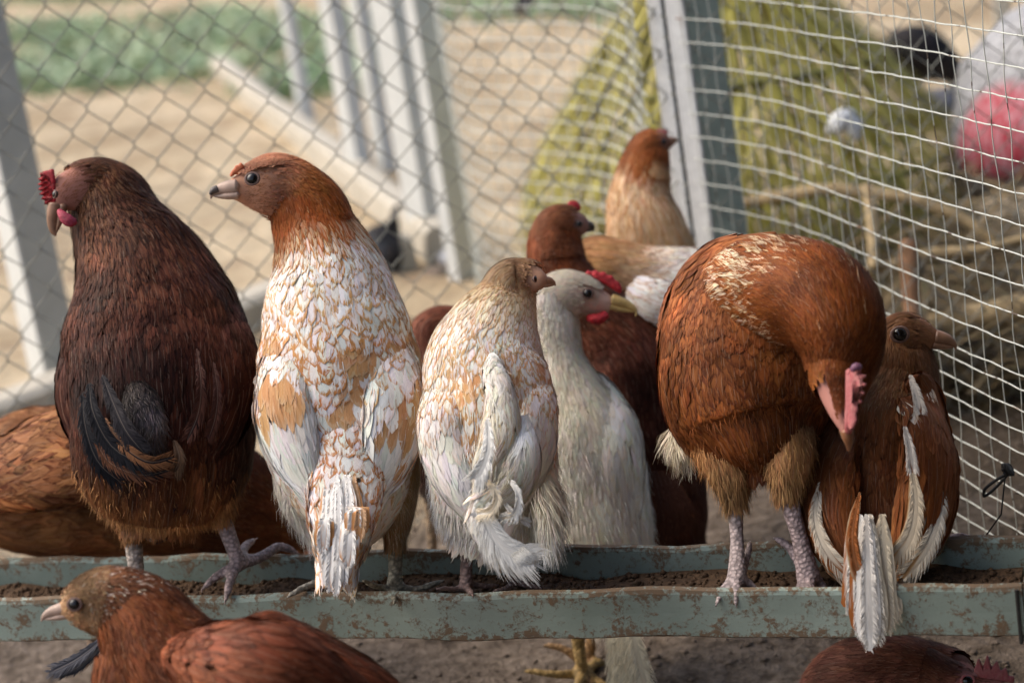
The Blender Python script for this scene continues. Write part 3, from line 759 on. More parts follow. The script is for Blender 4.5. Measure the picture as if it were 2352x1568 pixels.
# welded square mesh: plan path through stations (photo x at mid height, distance)
def plan(stn, ymid=500):
    p = np.array([P(x, ymid, d) for x, d in stn]); t = np.linspace(0, len(p)-1, 90); out = []
    ext = np.vstack([2*p[0]-p[1], p, 2*p[-1]-p[-2]])
    for tt in t:
        i = min(int(tt), len(p)-2); f = tt-i; a, b_, c_, d_ = ext[i:i+4]
        out.append(.5*((2*b_)+(-a+c_)*f+(2*a-5*b_+4*c_-d_)*f*f+(-a+3*b_-3*c_+d_)*f**3))
    out = np.array(out)[:, :2]; L = np.concatenate([[0], np.cumsum(np.linalg.norm(np.diff(out, axis=0), axis=1))])
    return out, L
def square_mesh(th, stn, zs, dx, r, parent, wavy=.0018, zb=.02, name='mesh_panel'):
    out, L = plan(stn)
    def at(s_): return np.array([np.interp(s_, L, out[:, 0]), np.interp(s_, L, out[:, 1])])
    mb = MB()
    nn = int(L[-1]/.012)
    for j, z in enumerate(zs):
        pts = []
        for q in np.linspace(0, L[-1], nn):
            p = at(q); zz = z+wavy*.35*math.sin(q*95+j*1.7)+wavy*1.2*math.sin(q*11+j*.35)+wavy*.2*math.sin(q*230+j)
            pts.append([p[0]+wavy*.6*math.sin(q*60+j), p[1], zz])
        mb.tube(pts, r*1.15, 6)
    q = dx*.5; j = 0
    while q < L[-1]:
        p = at(q); zz = np.arange(zb, zs[-1]+.03, .02); j += 1
        pts = [[p[0]+.0012*math.sin(z*70+j*2.1)+.002*math.sin(z*9+j*.5), p[1]+.0012*math.sin(z*50+j)+.0014, z] for z in zz]
        mb.tube(pts, r*.8, 5); q += dx*(1+.06*(rng.random()-.5))
    return mb.build(name, M_mesh, parent, smooth=True)
zs = list(np.arange(.05, .30, .0215))+list(np.arange(.30, .92, .0285))
sm = thing('welded_mesh_panel', G(1640, 900), 'sagging white welded wire mesh running forward along the right side', 'wire mesh')
square_mesh(sm, [(1612, 2.46), (1700, 2.38), (1837, 2.24), (2100, 1.95), (2352, 1.74), (2480, 1.665), (2600, 1.6)], zs, .0300, .00066, sm, wavy=.0011)
sb = thing('bulging_mesh_panel', G(1300, 700), 'bulging white square mesh left of the white hinge posts', 'wire mesh')
square_mesh(sb, [(1522, 2.48), (1508, 2.56), (1480, 2.74), (1420, 2.90), (1320, 3.02), (1210, 3.12), (1130, 3.20), (1092, 3.32), (1075, 3.50), (1078, 3.7)], list(np.arange(.03, .92, .0245)), .034, .0010, sb, wavy=.0010)

def post(name, x, y, D, w_, d_, z1, label, group=None, mats=(None, None), ang=0., z0=-.05, base=None, cat='post'):
    """square post whose front-left edge is seen at x, y; w_ width across, d_ depth; two painted sides"""
    p = P(x, y, D) if base is None else base
    t = thing(name, (p[0], p[1], 0), label, cat, group)
    c_, s_ = math.cos(ang), math.sin(ang); X = np.array([c_, s_, 0]); Y = np.array([-s_, c_, 0]); Z = np.array([0, 0, 1.])
    th = .004
    a = np.array([p[0], p[1], 0])
    mb = MB(); mb.box(a+X*w_/2+Y*th/2+Z*(z0+z1)/2, w_, th, z1-z0, (X, Y, Z)); mb.build('front_flange', mats[0] or M_grey, t, bevel=.001)
    mb = MB(); mb.box(a+X*(-th/2)+Y*(d_/2)+Z*(z0+z1)/2, th, d_, z1-z0, (X, Y, Z)); mb.build('side_flange', mats[1] or M_white, t, bevel=.001)
    return t
g_h = None
# hinge posts where the two meshes meet
def strip(name, x, y, D, w_, label, mats, z1=.93, ang=0, dd=.02):
    return post(name, x, y, D, w_, dd, z1, label, None, mats, ang)
strip('hinge_post', 1489, 0, 2.44, .0165, 'thin white steel hinge strip, left one beside the dark gap', (M_hinge, M_hinge), ang=R(-38), dd=.010)
strip('hinge_post', 1531, 0, 2.40, .0215, 'thin white steel hinge strip, right one with wire ties wrapped round it', (M_hinge, M_hinge), ang=R(-38), dd=.010)
strip('gate_post', 1572, 0, 2.52, .043, 'broad grey green post behind the right hinge strip', (M_greygreen, M_grey), dd=.03)
M_gap = flat_mat('gap_dark', (.06, .05, .045), .7, .3, .5, 60)  # dark strip added to paint the darkness of the gap
pA = P(1512, 0, 2.45); mb = MB(); mb.box([pA[0]+.006, pA[1]+.01, .44], .014, .006, 1.0)
tag(mb.build('gap_strip', M_gap), 'dark strip standing in for the darkness of the gap between the white hinge strips', 'gap darkness')
mb = MB()
for k in range(30):
    z = .06+k*.03+.008*rng.random(); p0 = P(1520, 0, 2.425); x0 = p0[0]; y0 = p0[1]; pts = []
    for q in np.linspace(0, 1, 14):
        a = q*2*math.pi*1.1+k
        pts.append([x0+.010+.014*math.cos(a), y0-.004+.008*math.sin(a), z+q*.020+.003*math.sin(3*a)])
    mb.tube(pts, .0009, 5)
tag(mb.build('wire_ties', M_wire, smooth=True), 'twisted wire ties lashing the mesh between the two hinge strips', 'wire ties')

# far run: posts on concrete kerbs
M_conc = flat_mat('concrete', (.50, .46, .38), .9, .2, .3, 14, .5, .006)
def kerb(name, p, q, w_, h, label, group='concrete kerbs of the far run'):
    p = np.array([p[0], p[1], 0]); q = np.array([q[0], q[1], 0]); d = q-p; L = np.linalg.norm(d); d /= L; n = np.array([-d[1], d[0], 0])
    mb = MB(); k = max(2, int(L/.12)); pts = []
    xs_ = np.linspace(0, L, k)
    rows = []
    for s_ in xs_:
        j = (vnoise(np.array([[s_*6, p[0]*3, 1.2]]))[0]-.5)*.012
        rows.append([p+d*s_-n*w_/2+[0, 0, -.03], p+d*s_-n*(w_/2-.006)+[0, 0, h-.01+j], p+d*s_-n*(w_/2-.02)+[0, 0, h+j], p+d*s_+n*(w_/2-.02)+[0, 0, h+j], p+d*s_+n*(w_/2-.006)+[0, 0, h-.01+j], p+d*s_+n*w_/2+[0, 0, -.03]])
    V = np.vstack(rows); F = [(i*6+j, i*6+j+1, i*6+j+7, i*6+j+6) for i in range(k-1) for j in range(5)]
    F += [(0, 5, 4, 1), (1, 4, 3, 2)]; e = (k-1)*6; F += [(e, e+1, e+4, e+5), (e+1, e+2, e+3, e+4)]
    mb.add(V, F)
    return tag(mb.build(name, M_conc, smooth=False), label, 'kerb', group)
HK = .07
K0, K1 = G(500, 130, HK), G(1010, 520, HK)
kerb('concrete_kerb', K0, K1, .08, HK, 'pale concrete kerb running away to the grass under the white posts')
K2 = G(90, 880, HK); K2 = K1+(K2-K1)*1.4
kerb('concrete_kerb', G(985, 505, HK)+np.array([-.07, -.07, 0]), K2, .10, HK, 'shaded concrete kerb crossing behind the speckled hen to the left post')
for x, y, w_, d_, lab in ((698, 250, .055, .03, 'farthest white post on the far kerb, beside the grass'), (826, 385, .03, .055, 'slim white angle post second along the far kerb'),
                       (882, 360, .02, .05, 'narrow grey white post between the two broader white ones'), (985, 520, .045, .055, 'broadest white post at the corner of the kerb'),
                       (1052, 600, .05, .02, 'grey post right of the kerb corner, seen through the bulging mesh')):
    b_ = G(x, y, .05); 
    post('fence_post', 0, 0, 0, {698: .035, 826: .04, 882: .035, 985: .045, 1052: .05}[x], {698: .03, 826: .045, 882: .035, 985: .065, 1052: .03}[x], 1.6, lab, 'white posts of the far run', (M_white, M_white), ang=R(42), base=b_)
post('corner_post', 0, 0, 0, .062, .09, 1.3, 'nearest grey and white angle post, at the left edge', None, (M_grey, M_white), ang=R(30), base=G(110, 862, .05))
b_ = G(2312, 150, .0); mb = MB(); mb.tube([[b_[0], b_[1], -.05], [b_[0], b_[1], 1.4]], .022, 12); tag(mb.build('white_pole', M_white, smooth=True), 'white round pole standing behind the striped sack', 'pole')

# bamboo coop --------------------------------------------------------
def stalk_mat(name, c1, c2, c3):
    mm, nt, b = mat(name, .65, .3); gi = N(nt, 'ShaderNodeNewGeometry'); r_ = gi.outputs['Random Per Island']
    n = noise(nt, 30, 3, .6, objco(nt))
    c = mixc(nt, r_, c1, c2); nt.links.new(mixc(nt, ramp(nt, n, [(.5, 0), (.7, 1)]), c, c3), b.inputs['Base Color']); return mm
M_bam = stalk_mat('split_bamboo', (.30, .27, .05), (.46, .41, .10), (.20, .17, .05))
M_band = flat_mat('bamboo_band', (.26, .25, .08), .7, .2, .4, 60)
cc = G(1725, 625); cc = cc*np.array([1, 1, 0])
cp = thing('bamboo_coop', cc, 'yellow cone shaped coop of split bamboo slats behind the hinge posts', 'coop')
prof = np.array([(0, .375), (.10, .385), (.20, .37), (.28, .325), (.38, .25), (.48, .165), (.56, .10), (.60, .07)])
def pr(z): return np.interp(z, prof[:, 0], prof[:, 1])
mb = MB(); ns = 150
for k in range(ns):
    a0 = 2*math.pi*k/ns; zz = np.linspace(.0, .60 if k % 2 else .46, 14); V = []; tw = .25*(rng.random()-.5)
    for z in zz:
        a = a0+tw*z*.6; r_ = pr(z)+.004*(k % 2); wd = (.0075 if z < .2 else .008)*(1-.1*z)
        n = np.array([math.cos(a), math.sin(a), 0]); t_ = np.array([-math.sin(a), math.cos(a), 0])
        p = cc+n*r_+np.array([0, 0, z]); V += [p-t_*wd*.5, p+n*.002, p+t_*wd*.5]
    F = [(i*3+j, i*3+j+1, i*3+j+4, i*3+j+3) for i in range(13) for j in range(2)]
    mb.add(V, F)
mb.build('slats', M_bam, cp)
mt_ = MB()
for k in range(900):
    a = rng.random()*6.28; z = .60*rng.random()**1.2; L = .05+.10*rng.random(); n = np.array([math.cos(a), math.sin(a), 0]); t_ = np.array([-math.sin(a), math.cos(a), 0]); sk_ = (rng.random()-.5)*.7
    z2 = max(z-L, .005); q0 = cc+n*(pr(z)+.010)+np.array([0, 0, z]); q1 = cc+n*(pr((z+z2)/2)+.016+.01*rng.random())+t_*sk_*L*.5+np.array([0, 0, (z+z2)/2]); q2 = cc+n*(pr(z2)+.014+.03*rng.random()**2)+t_*sk_*L+np.array([0, 0, z2]); wd = .002+.003*rng.random()
    mt_.add([q0-t_*wd, q0+t_*wd, q1+t_*wd, q1-t_*wd, q2+t_*wd*.3, q2-t_*wd*.3], [(0, 1, 2, 3), (3, 2, 4, 5)])
mt_.build('thatch', M_bam, cp)
for z in (.04, .20, .37, .55):
    mb = MB(); t_ = np.linspace(0, 2*np.pi, 60); mb.tube([cc+np.array([math.cos(a)*(pr(z)+.006), math.sin(a)*(pr(z)+.006), z+.006*math.sin(3*a)]) for a in t_], .0065, 6); mb.build('band', M_band, cp, smooth=True)

# heap of dry stalks and straw on the right ---------------------------
M_straw = stalk_mat('dry_straw', (.04, .028, .012), (.20, .14, .065), (.07, .065, .022))  # straw colours darkened to carry the shed's shade
mb = MB()
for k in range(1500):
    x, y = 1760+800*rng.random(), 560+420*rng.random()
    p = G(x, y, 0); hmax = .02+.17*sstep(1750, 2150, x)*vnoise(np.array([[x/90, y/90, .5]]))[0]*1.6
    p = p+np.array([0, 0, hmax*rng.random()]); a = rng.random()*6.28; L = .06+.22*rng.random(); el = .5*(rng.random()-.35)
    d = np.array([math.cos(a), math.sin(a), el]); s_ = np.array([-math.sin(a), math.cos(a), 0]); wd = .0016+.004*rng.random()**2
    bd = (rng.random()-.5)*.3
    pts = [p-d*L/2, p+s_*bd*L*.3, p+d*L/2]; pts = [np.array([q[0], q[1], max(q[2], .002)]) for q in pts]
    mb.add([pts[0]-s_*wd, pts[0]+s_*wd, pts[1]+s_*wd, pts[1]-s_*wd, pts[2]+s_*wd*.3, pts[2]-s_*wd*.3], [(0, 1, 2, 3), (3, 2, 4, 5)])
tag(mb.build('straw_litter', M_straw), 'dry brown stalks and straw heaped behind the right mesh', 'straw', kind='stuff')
M_log = flat_mat('dry_wood', (.42, .32, .18), .85, .2, .5, 40, .7, .004)
def branch(name, pts, r, label, k=10, cat='branch', group=None, m_=None):
    q = np.array(pts); n = 24; t = np.linspace(0, len(q)-1, n); pp = np.column_stack([np.interp(t, np.arange(len(q)), q[:, j]) for j in range(3)])
    rr = r*(1+.18*(vnoise(pp*30)-.5)*2); mb = MB(); mb.tube(pp+(vnoise(pp*12)[:, None]-.5)*.012, rr, k)
    return tag(mb.build(name, m_ or M_log, smooth=True), label, cat, group)
branch('log', [P(1960, 790, 2.75), P(2150, 748, 2.7), P(2420, 690, 2.6), P(2600, 660, 2.5)], .019, 'thick tan log lying across the straw behind the right mesh', cat='log')
branch('branch', [P(1690, 470, 3.1), P(1900, 440, 3.0), P(2100, 455, 2.95), P(2300, 560, 2.9)], .009, 'bent grey branch leaning over the foot of the bamboo coop')
branch('branch', [P(1940, 640, 2.8), P(2150, 590, 2.75), P(2400, 540, 2.7)], .008, 'straight thin branch lying above the tan log')
branch('branch', [P(2085, 560, 2.7), P(2095, 700, 2.65), P(2100, 760, 2.6)], .012, 'short upright reddish stake behind the right hen', m_=flat_mat('stake_wood', (.28, .15, .08), .8, .2, .4, 50, .5, .003))
branch('branch', [P(1990, 430, 2.9), P(2010, 620, 2.75)], .009, 'thin upright brown stake left of the reddish stake', m_=M_log)
# striped sack ---------------------------------------------------------
M_sack, nt, b = mat('woven_sack', .6, .3)
oc = objco(nt, (1, 1, 1)); wv = noise(nt, 5, 2, .5, objco(nt, (30, 30, 2))); n2 = noise(nt, 9, 3, .5, objco(nt)); 
c = mixc(nt, ramp(nt, wv, [(.36, 0), (.6, 1)]), (.15, .15, .15), (.42, .42, .43))
n5 = noise(nt, 7.5, 1, .4, oc)
red = mixc(nt, ramp(nt, wv, [(.42, 0), (.6, 1)]), (.40, .04, .06), (.50, .22, .25))
vd = N(nt, 'ShaderNodeVectorMath', operation='DISTANCE'); nt.links.new(oc, vd.inputs[0]); vd.inputs[1].default_value = tuple(P(2310, 300, 3.22))
pm = ramp(nt, mth(nt, 'ADD', vd.outputs['Value'], mth(nt, 'MULTIPLY', mth(nt, 'SUBTRACT', n5, .5), .12)), [(.088, 1), (.12, 0)])
nt.links.new(mixc(nt, pm, c, red), b.inputs['Base Color'])
sk = blob('sack', 3.35, [(2215, 430, .04, 50, 50), (2260, 370, .02, 120, 90), (2320, 290, 0, 185, 110), (2380, 195, 0, 190, 120), (2440, 90, 0, 160, 110), (2490, 10, 0, 70, 60)], M_sack, None, (-.3, .8, .6), 40, 32)
tag(sk, 'white woven sack with pink and red printing at the right edge', 'sack')
# small litter
M_plastic = flat_mat('plastic', (.75, .78, .80), .3, .5, .2, 40, .6, .01)
o = blob('plastic_scrap', 3.1, [(1905, 300, .02, 8, 12), (1925, 285, 0, 24, 22), (1945, 268, 0, 20, 26), (1960, 295, 0, 22, 20), (1970, 320, .0, 8, 8)], M_plastic, None); tag(o, 'crumpled white plastic scrap on the flank of the bamboo coop', 'plastic')
def stones(name, x, y, r, label, m_):
    c_ = G(x, y); bm = bmesh.new(); bmesh.ops.create_icosphere(bm, subdivisions=2, radius=r)
    V = np.array([v.co for v in bm.verts]); k = 1+.5*(vnoise(V/r*1.7+x)-.5)
    for v, kk in zip(bm.verts, k): v.co = v.co*kk; v.co.z *= .6; v.co += Vector(c_)+Vector((0, 0, r*.25))
    for f_ in bm.faces: f_.smooth = True
    me = bpy.data.meshes.new(name); bm.to_mesh(me); bm.free(); o = link(name, me, m_); return tag(o, label, 'stone')
stones('stone', 1040, 598, .028, 'pale bluish stone in the sand right of the guinea fowl', flat_mat('pale_stone', (.55, .57, .62), .8, .2, .2, 40))
stones('stone', 712, 325, .03, 'small pale stone on the sand left of the slim white post', M_conc)
stones('stone', 1010, 640, .035, 'low dark clod between the guinea fowl and the cream hen', M_clod)
# tie at the right end
mb = MB(); c0 = P(2318, 1085, 1.70); pts = []
for t in np.linspace(0, 1, 40):
    a = t*6.28*1.0; pts.append(P(2318-58*math.sin(math.pi*t)**1.0*1.0, 1085+70*math.sin(math.pi*t*1.0)*(.8 if t < .5 else 1.0)*(.5+t*.5), 1.70+.01*t))
mb.tube(pts, .0014, 6)
for k in range(5):
    pts = [P(2312+10*math.cos(a+k)+6*rng.random(), 1078+12*math.sin(a*1.3+k), 1.69+.006*math.sin(a)) for a in np.linspace(0, 6.28, 16)]; mb.tube(pts, .0013, 6)
mb.tube([P(2310, 1080, 1.7), P(2300, 1180, 1.72), P(2250, 1250, 1.74)], .0007, 5)
tag(mb.build('wire_tie', M_darkwire, smooth=True), 'looped black wire tie knotted on the mesh at the right end', 'wire tie')

# unseen shelter over the near run: roof and added walls keep the hens in shade
M_tin = flat_mat('roof_sheet', (.14, .135, .13), .5, .4, .3, 6)
sh = thing('shelter', (0, .5, 0), 'unseen open sided sheet roof over the near run, with walls added to block light', 'shelter')
mb = MB(); xs_ = np.linspace(.12, 2.6, 100); V = []
for i_, x in enumerate(xs_):
    for y in (-2.2, 1.75): V.append([x, y, 1.55+.012*math.cos(i_*1.3)])
mb.add(V, [(2*i_, 2*i_+1, 2*i_+3, 2*i_+2) for i_ in range(99)]); mb.build('roof', M_tin, sh, smooth=True)
for x, y in ((.14, -2.1), (2.3, -2.1), (2.3, 1.7)):
    mb = MB(); mb.box([x, y, .75], .06, .06, 1.55); mb.build('post', M_log, sh)
mb = MB(); mb.box([1.75, -.1, .8], .03, 4.0, 1.5); mb.build('side_blocker', M_tin, sh)  # added out of view to keep light off the right side
mb = MB(); mb.box([1.2, -1.0, .6], 2.6, .03, 1.2); mb.build('back_blocker', M_tin, sh)  # added behind the camera to block low light and ground bounce
# ================================================================== THE BIRDS
DB = (.062, .018, .008); DBL = (.17, .060, .028); BLK = (.014, .012, .013)
WHT = (.82, .79, .74); CRM = (.70, .60, .44); TAN = (.52, .22, .085); ORG = (.36, .11, .022); RUST = (.30, .085, .022); RUSTD = (.16, .042, .014)
def hen(name, x, y, D, label, cat='hen'):
    p = P(x, y, D); t = thing(name, (p[0], p[1], 0 if p[2] < .12 else RIM-.02), label, cat)
    return t
UPV = (0, 1, .15)

def zones(base, alt, blobs):
    """alt plumage inside soft blobs (x, y, rx, ry, strength) given at photo positions on the bird"""
    def f(u, th, root, n):
        a1_, b1_ = base(u, th, root, n); a2_, b2_ = alt(u, th, root, n)
        v = root-CAM; d = v@FW; x = 1176+FPX*(v@RT)/d; y = 784-FPX*(v@UP)/d; s_ = np.zeros(n)
        for bx, by, rx, ry, st in blobs: s_ = np.maximum(s_, st*(1.15-np.sqrt(((x-bx)/rx)**2+((y-by)/ry)**2)*.75))
        pick = (s_+(vnoise(root*60)-.5)*.9+(rng.random(n)-.5)*.35 > .5)[:, None]
        return np.where(pick, a2_, a1_), np.where(pick, b2_, b1_)
    return f
# ---- A: dark brown hen, far left, back to the camera
t = hen('dark_brown_hen', 380, 1330, 1.83, 'dark mahogany hen with small red comb, leftmost bird perched on the trough')
D = 1.83
sb_ = Sweep(D, [(218, 408, .05, 70, 60), (247, 465, .045, 90, 80), (284, 540, .04, 118, 104), (320, 620, .03, 152, 132), (345, 720, .02, 192, 160), (358, 820, .01, 210, 178), (366, 920, 0, 209, 182), (370, 1020, 0, 204, 172), (368, 1105, .0, 182, 145), (364, 1170, .01, 130, 110), (362, 1205, .01, 85, 80)], (.15, .3, 1), (.05, .02, .012))
sh_ = Head(D, [(295, 505, .05, 84, 76), (266, 450, .05, 70, 70), (228, 424, .045, 62, 60), (185, 432, .03, 52, 60), (150, 450, .02, 38, 54), (134, 472, .015, 24, 34), (128, 492, .01, 14, 20)], [(.9, .4, .2), (.7, .7, .2), (.1, .95, .2), (-.5, .85, .25), (-.75, .6, .25), (-.8, .4, .25), (-.8, .3, .25)], (.40, .18, .13))
wl = Wing(D, [(230, 730, -.04, 60, 26), (205, 820, -.05, 76, 34), (200, 920, -.05, 72, 34), (225, 1010, -.05, 52, 26), (250, 1060, -.05, 26, 14)], (-.55, .1, 1), (.05, .02, .012))
wr = Wing(D, [(455, 680, -.03, 70, 26), (490, 780, -.05, 88, 36), (500, 890, -.06, 84, 38), (480, 990, -.06, 66, 30), (440, 1080, -.055, 34, 16)], (.55, .1, 1), (.04, .015, .01))
pl = Plume()
pl.cover(sb_, [(0, 34, 10), (.2, 50, 15), (.4, 54, 26), (.6, 56, 32), (.85, 44, 22), (1, 30, 16)],
         rule([(0, (.20, .085, .035), DB, .9), (.15, (.15, .058, .028), (.045, .016, .01), .75), (.35, (.10, .034, .018), (.035, .012, .008), .7), (.6, (.055, .016, .010), (.025, .008, .006), .7), (.8, (.07, .022, .010), (.03, .01, .006), .6), (.9, (.26, .10, .035), (.20, .075, .026), .5), (1, (.30, .13, .05), (.22, .09, .035), .5)], .35), shape='point', lift=.13, rag=.5)
pl.cover(sh_, [(0, 44, 10), (.4, 30, 8), (.6, 16, 7), (1, 9, 5)], rule([(0, (.11, .045, .02), (.035, .015, .01), .7), (.6, (.13, .05, .022), (.04, .018, .01), .6), (1, (.3, .12, .08), (.3, .12, .08), .4)], .35), u0=0, u1=.66, shape='point', lift=.12)
cr = rule([(0, (.13, .055, .04), (.05, .018, .012), .5), (.5, (.075, .022, .012), (.035, .01, .008), .6), (1, (.05, .016, .012), (.02, .008, .008), .6)], .35)
for ww in (wl, wr):
    pl.cover(ww, [(0, 46, 24), (.4, 60, 30), (.7, 110, 30), (1, 90, 26)], cr, lift=.07)
fr = rule([(0, (.32, .14, .05), (.25, .10, .04), .3), (1, (.34, .16, .06), (.25, .10, .04), .3)], .4)
pl.fuzz(sb_, 3600, 24, fr, .84, 1, wid=.0008, out=.3, grav=.8, jit=.6)
pl.fuzz(sb_, 1500, 24, rule([(0, DBL, DB, .5), (1, DBL, DB, .5)], .4), 0, .7, out=.25)
for x0, y0 in ((300, 1165), (500, 1130)):
    th_ = Sweep(D, [(x0, y0-90, .0, 60, 60), (x0+4, y0, 0, 44, 44), (x0+6, y0+60, 0, 22, 22)], (0, .2, 1), (.2, .09, .04)); sb2 = th_
    pl.cover(th_, [(0, 36, 14), (1, 24, 10)], fr, shape='point'); pl.fuzz(th_, 1400, 32, fr, .3, 1, wid=.0008, grav=.9)
    if x0 == 300: thA = th_
    else: thB = th_
pl.fuzz(sh_, 900, 10, rule([(0, DBL, DB, .4), (1, (.3, .12, .06), DBL, .4)], .3), .5, .88, wid=.0005, out=.2, grav=.1)
legs = leg_sweeps(D, [(300, 1190, 0, 1.3), (306, 1240, -.0, 1.15), (312, 1300, -.0, 1), (314, 1345, .0, 1)], 19, [[(314, 1345, 0), (280, 1356, -.02), (235, 1362, -.03)], [(314, 1345, 0), (340, 1362, -.03), (360, 1372, -.04)], [(314, 1345, 0), (350, 1345, .0), (400, 1350, .0)], [(314, 1345, 0), (318, 1340, .03), (330, 1335, .045)]], (.44, .37, .32))
legs += leg_sweeps(D, [(500, 1165, 0, 1.3), (520, 1215, 0, 1.15), (540, 1270, .0, 1.05), (555, 1300, .005, 1.1)], 17, [[(545, 1290, 0), (530, 1330, -.02), (522, 1362, -.035)], [(550, 1300, 0), (510, 1315, -.01), (478, 1340, -.02)], [(550, 1295, 0), (600, 1278, .03), (640, 1255, .05), (668, 1262, .055)], [(550, 1290, .0), (560, 1260, .04), (575, 1245, .055)]], (.40, .30, .28), 13)
body_object('body', [sb_, sh_, wl, wr, thA, thB]+legs, pl, t)
# tail: a few black quills and grey down, moulted short
pt = Plume()
lump = Sweep(D, [(312, 880, -.060, 24, 20), (322, 920, -.075, 40, 26), (332, 970, -.078, 46, 26), (345, 1020, -.075, 32, 20), (356, 1050, -.07, 18, 12)], (0, .2, 1), (.05, .045, .045))
pt.cover(lump, [(0, 24, 14), (1, 26, 12)], rule([(0, (.06, .045, .04), (.03, .02, .02), .5), (.5, (.075, .062, .062), (.03, .03, .03), .5), (1, (.10, .05, .02), (.03, .02, .015), .5)], .4), shape='point', lift=.25, rag=.6)
pt.fuzz(lump, 2600, 26, rule([(0, (.07, .055, .05), BLK, .3), (1, (.06, .05, .05), BLK, .3)], .5), wid=.0007, out=.7, grav=.2)
bk = (.018, .017, .019); rd = (.12, .045, .02)
pt.quills(D, [([(205, 880, -.09), (215, 950, -.105), (262, 1030, -.11), (350, 1075, -.11)], 46, bk, bk, .2), ([(235, 860, -.085), (262, 930, -.10), (290, 990, -.11), (330, 1040, -.11)], 44, (.03, .026, .028), bk, .3),
               ([(190, 900, -.075), (196, 980, -.09), (225, 1060, -.095), (280, 1110, -.09)], 40, bk, rd, .2), ([(215, 1000, -.09), (250, 1060, -.10), (320, 1090, -.105), (390, 1080, -.10)], 34, (.10, .04, .02), BLK, .6),
               ([(240, 960, -.09), (280, 1020, -.11), (340, 1060, -.115), (398, 1050, -.105)], 30, (.16, .07, .03), BLK, .8),
               ([(400, 1010, -.085), (412, 1050, -.09), (400, 1085, -.09)], 30, (.09, .05, .028), (.05, .025, .014), .5), ([(490, 830, -.10), (500, 900, -.108), (494, 960, -.105), (478, 1010, -.095)], 26, (.05, .018, .012), (.03, .01, .01), .5),
               ([(452, 800, -.095), (462, 880, -.11), (455, 950, -.105), (430, 1010, -.10)], 30, (.05, .018, .012), (.02, .008, .008), .5)])
plume_object('tail', pt, t)
eye(t, 127, 446, D-.008, 9, (-1, .05, .55))
beak(t, (133, 478), (124, 542), D+.012, 24, 15, M_beakhorn, hook=.1, up=(0, 1, 0))
plate('comb', comb_outline((118, 470), (104, 392), 7, 24, 12, side=1)+[(124, 386), (128, 420)], D+.012, .008, M_comb, t)
blob('wattle', D, [(136, 484, -.006, 6, 6), (146, 497, -.010, 12, 13), (160, 508, -.012, 14, 11), (174, 510, -.010, 8, 6)], flat_mat('wattle_rose', (.45, .04, .08), .55, .4, .5, 300, .9, .002), t)

# ---- B: white hen laced with orange, head in profile
t = hen('speckled_hen', 800, 1340, 1.775, 'white hen laced with orange, copper head in profile, beside the dark mahogany hen')
D = 1.775
sb_ = Sweep(D, [(662, 425, .05, 62, 52), (694, 470, .05, 80, 68), (716, 520, .05, 92, 84), (738, 575, .045, 112, 100), (757, 645, .04, 142, 126), (768, 740, .03, 168, 150), (777, 850, .02, 186, 165), (786, 960, .01, 188, 165), (794, 1060, 0, 172, 150), (800, 1140, -.01, 140, 120), (798, 1200, -.02, 96, 90), (790, 1235, -.02, 60, 60)], (.1, .3, 1), (.5, .35, .22))
sh_ = Head(D, [(742, 520, .05, 72, 74), (718, 475, .05, 64, 76), (655, 434, .045, 52, 76), (605, 430, .035, 45, 70), (568, 431, .03, 35, 52), (542, 434, .025, 25, 37), (520, 438, .02, 17, 25)], [(.9, .35, .1), (.75, .7, .1), (.1, 1, .1), (0, 1, .1), (0, 1, .1), (0, 1, .1), (0, 1, .1)], (.60, .31, .19))
wl = Wing(D, [(668, 760, -.035, 44, 20), (650, 860, -.055, 60, 30), (652, 950, -.066, 66, 32), (680, 1050, -.07, 52, 24), (716, 1125, -.07, 24, 12)], (-.45, .1, 1), (.5, .35, .25))
wr = Wing(D, [(880, 760, -.035, 44, 20), (902, 860, -.055, 60, 30), (905, 960, -.066, 66, 32), (888, 1060, -.07, 50, 24), (862, 1125, -.065, 26, 12)], (.45, .1, 1), (.5, .35, .25))
tl = Sweep(D, [(790, 900, -.02, 60, 40), (796, 1000, -.040, 80, 46), (797, 1070, -.052, 88, 46), (790, 1150, -.070, 84, 38), (784, 1220, -.088, 68, 26), (777, 1290, -.10, 44, 15)], (0, .25, 1), (.5, .35, .25))
CO = (.33, .085, .016)
cB = rule([(0, CO, (.24, .05, .01), .5), (.10, CO, (.30, .07, .012), .5), (.17, (.72, .52, .32), (.42, .14, .03), .85), (.24, WHT, (.52, .27, .09), .5), (.34, WHT, (.58, .33, .14), .55), (.52, WHT, (.54, .24, .08), .78), (.7, WHT, TAN, .4), (1, (.66, .60, .5), (.6, .42, .24), .3)], .14)
pl = Plume()
cBo = rule([(0, TAN, (.50, .20, .06), .9), (.5, (.58, .30, .13), (.66, .42, .24), .6), (1, (.60, .36, .18), (.66, .5, .34), .6)], .14)
cB = zones(cB, cBo, [(830, 800, 60, 50, .62), (770, 770, 70, 34, .55), (945, 800, 40, 110, .9), (612, 860, 40, 110, .8), (800, 900, 70, 90, .6), (960, 960, 30, 120, .8)])
pl.cover(sb_, [(0, 30, 8), (.2, 56, 12), (.28, 54, 22), (.4, 52, 32), (.6, 54, 36), (.8, 60, 36), (1, 44, 26)], cB, lift=.08, strands=1)
pl.cover(sh_, [(0, 44, 10), (.35, 30, 8), (.7, 12, 6), (1, 8, 5)], rule([(0, CO, (.26, .06, .012), .5), (.45, (.42, .14, .035), (.33, .09, .02), .5), (.7, (.50, .24, .15), (.45, .18, .10), .5), (1, (.5, .26, .2), (.5, .26, .2), .4)], .2), u0=0, u1=.66, shape='point', lift=.08)
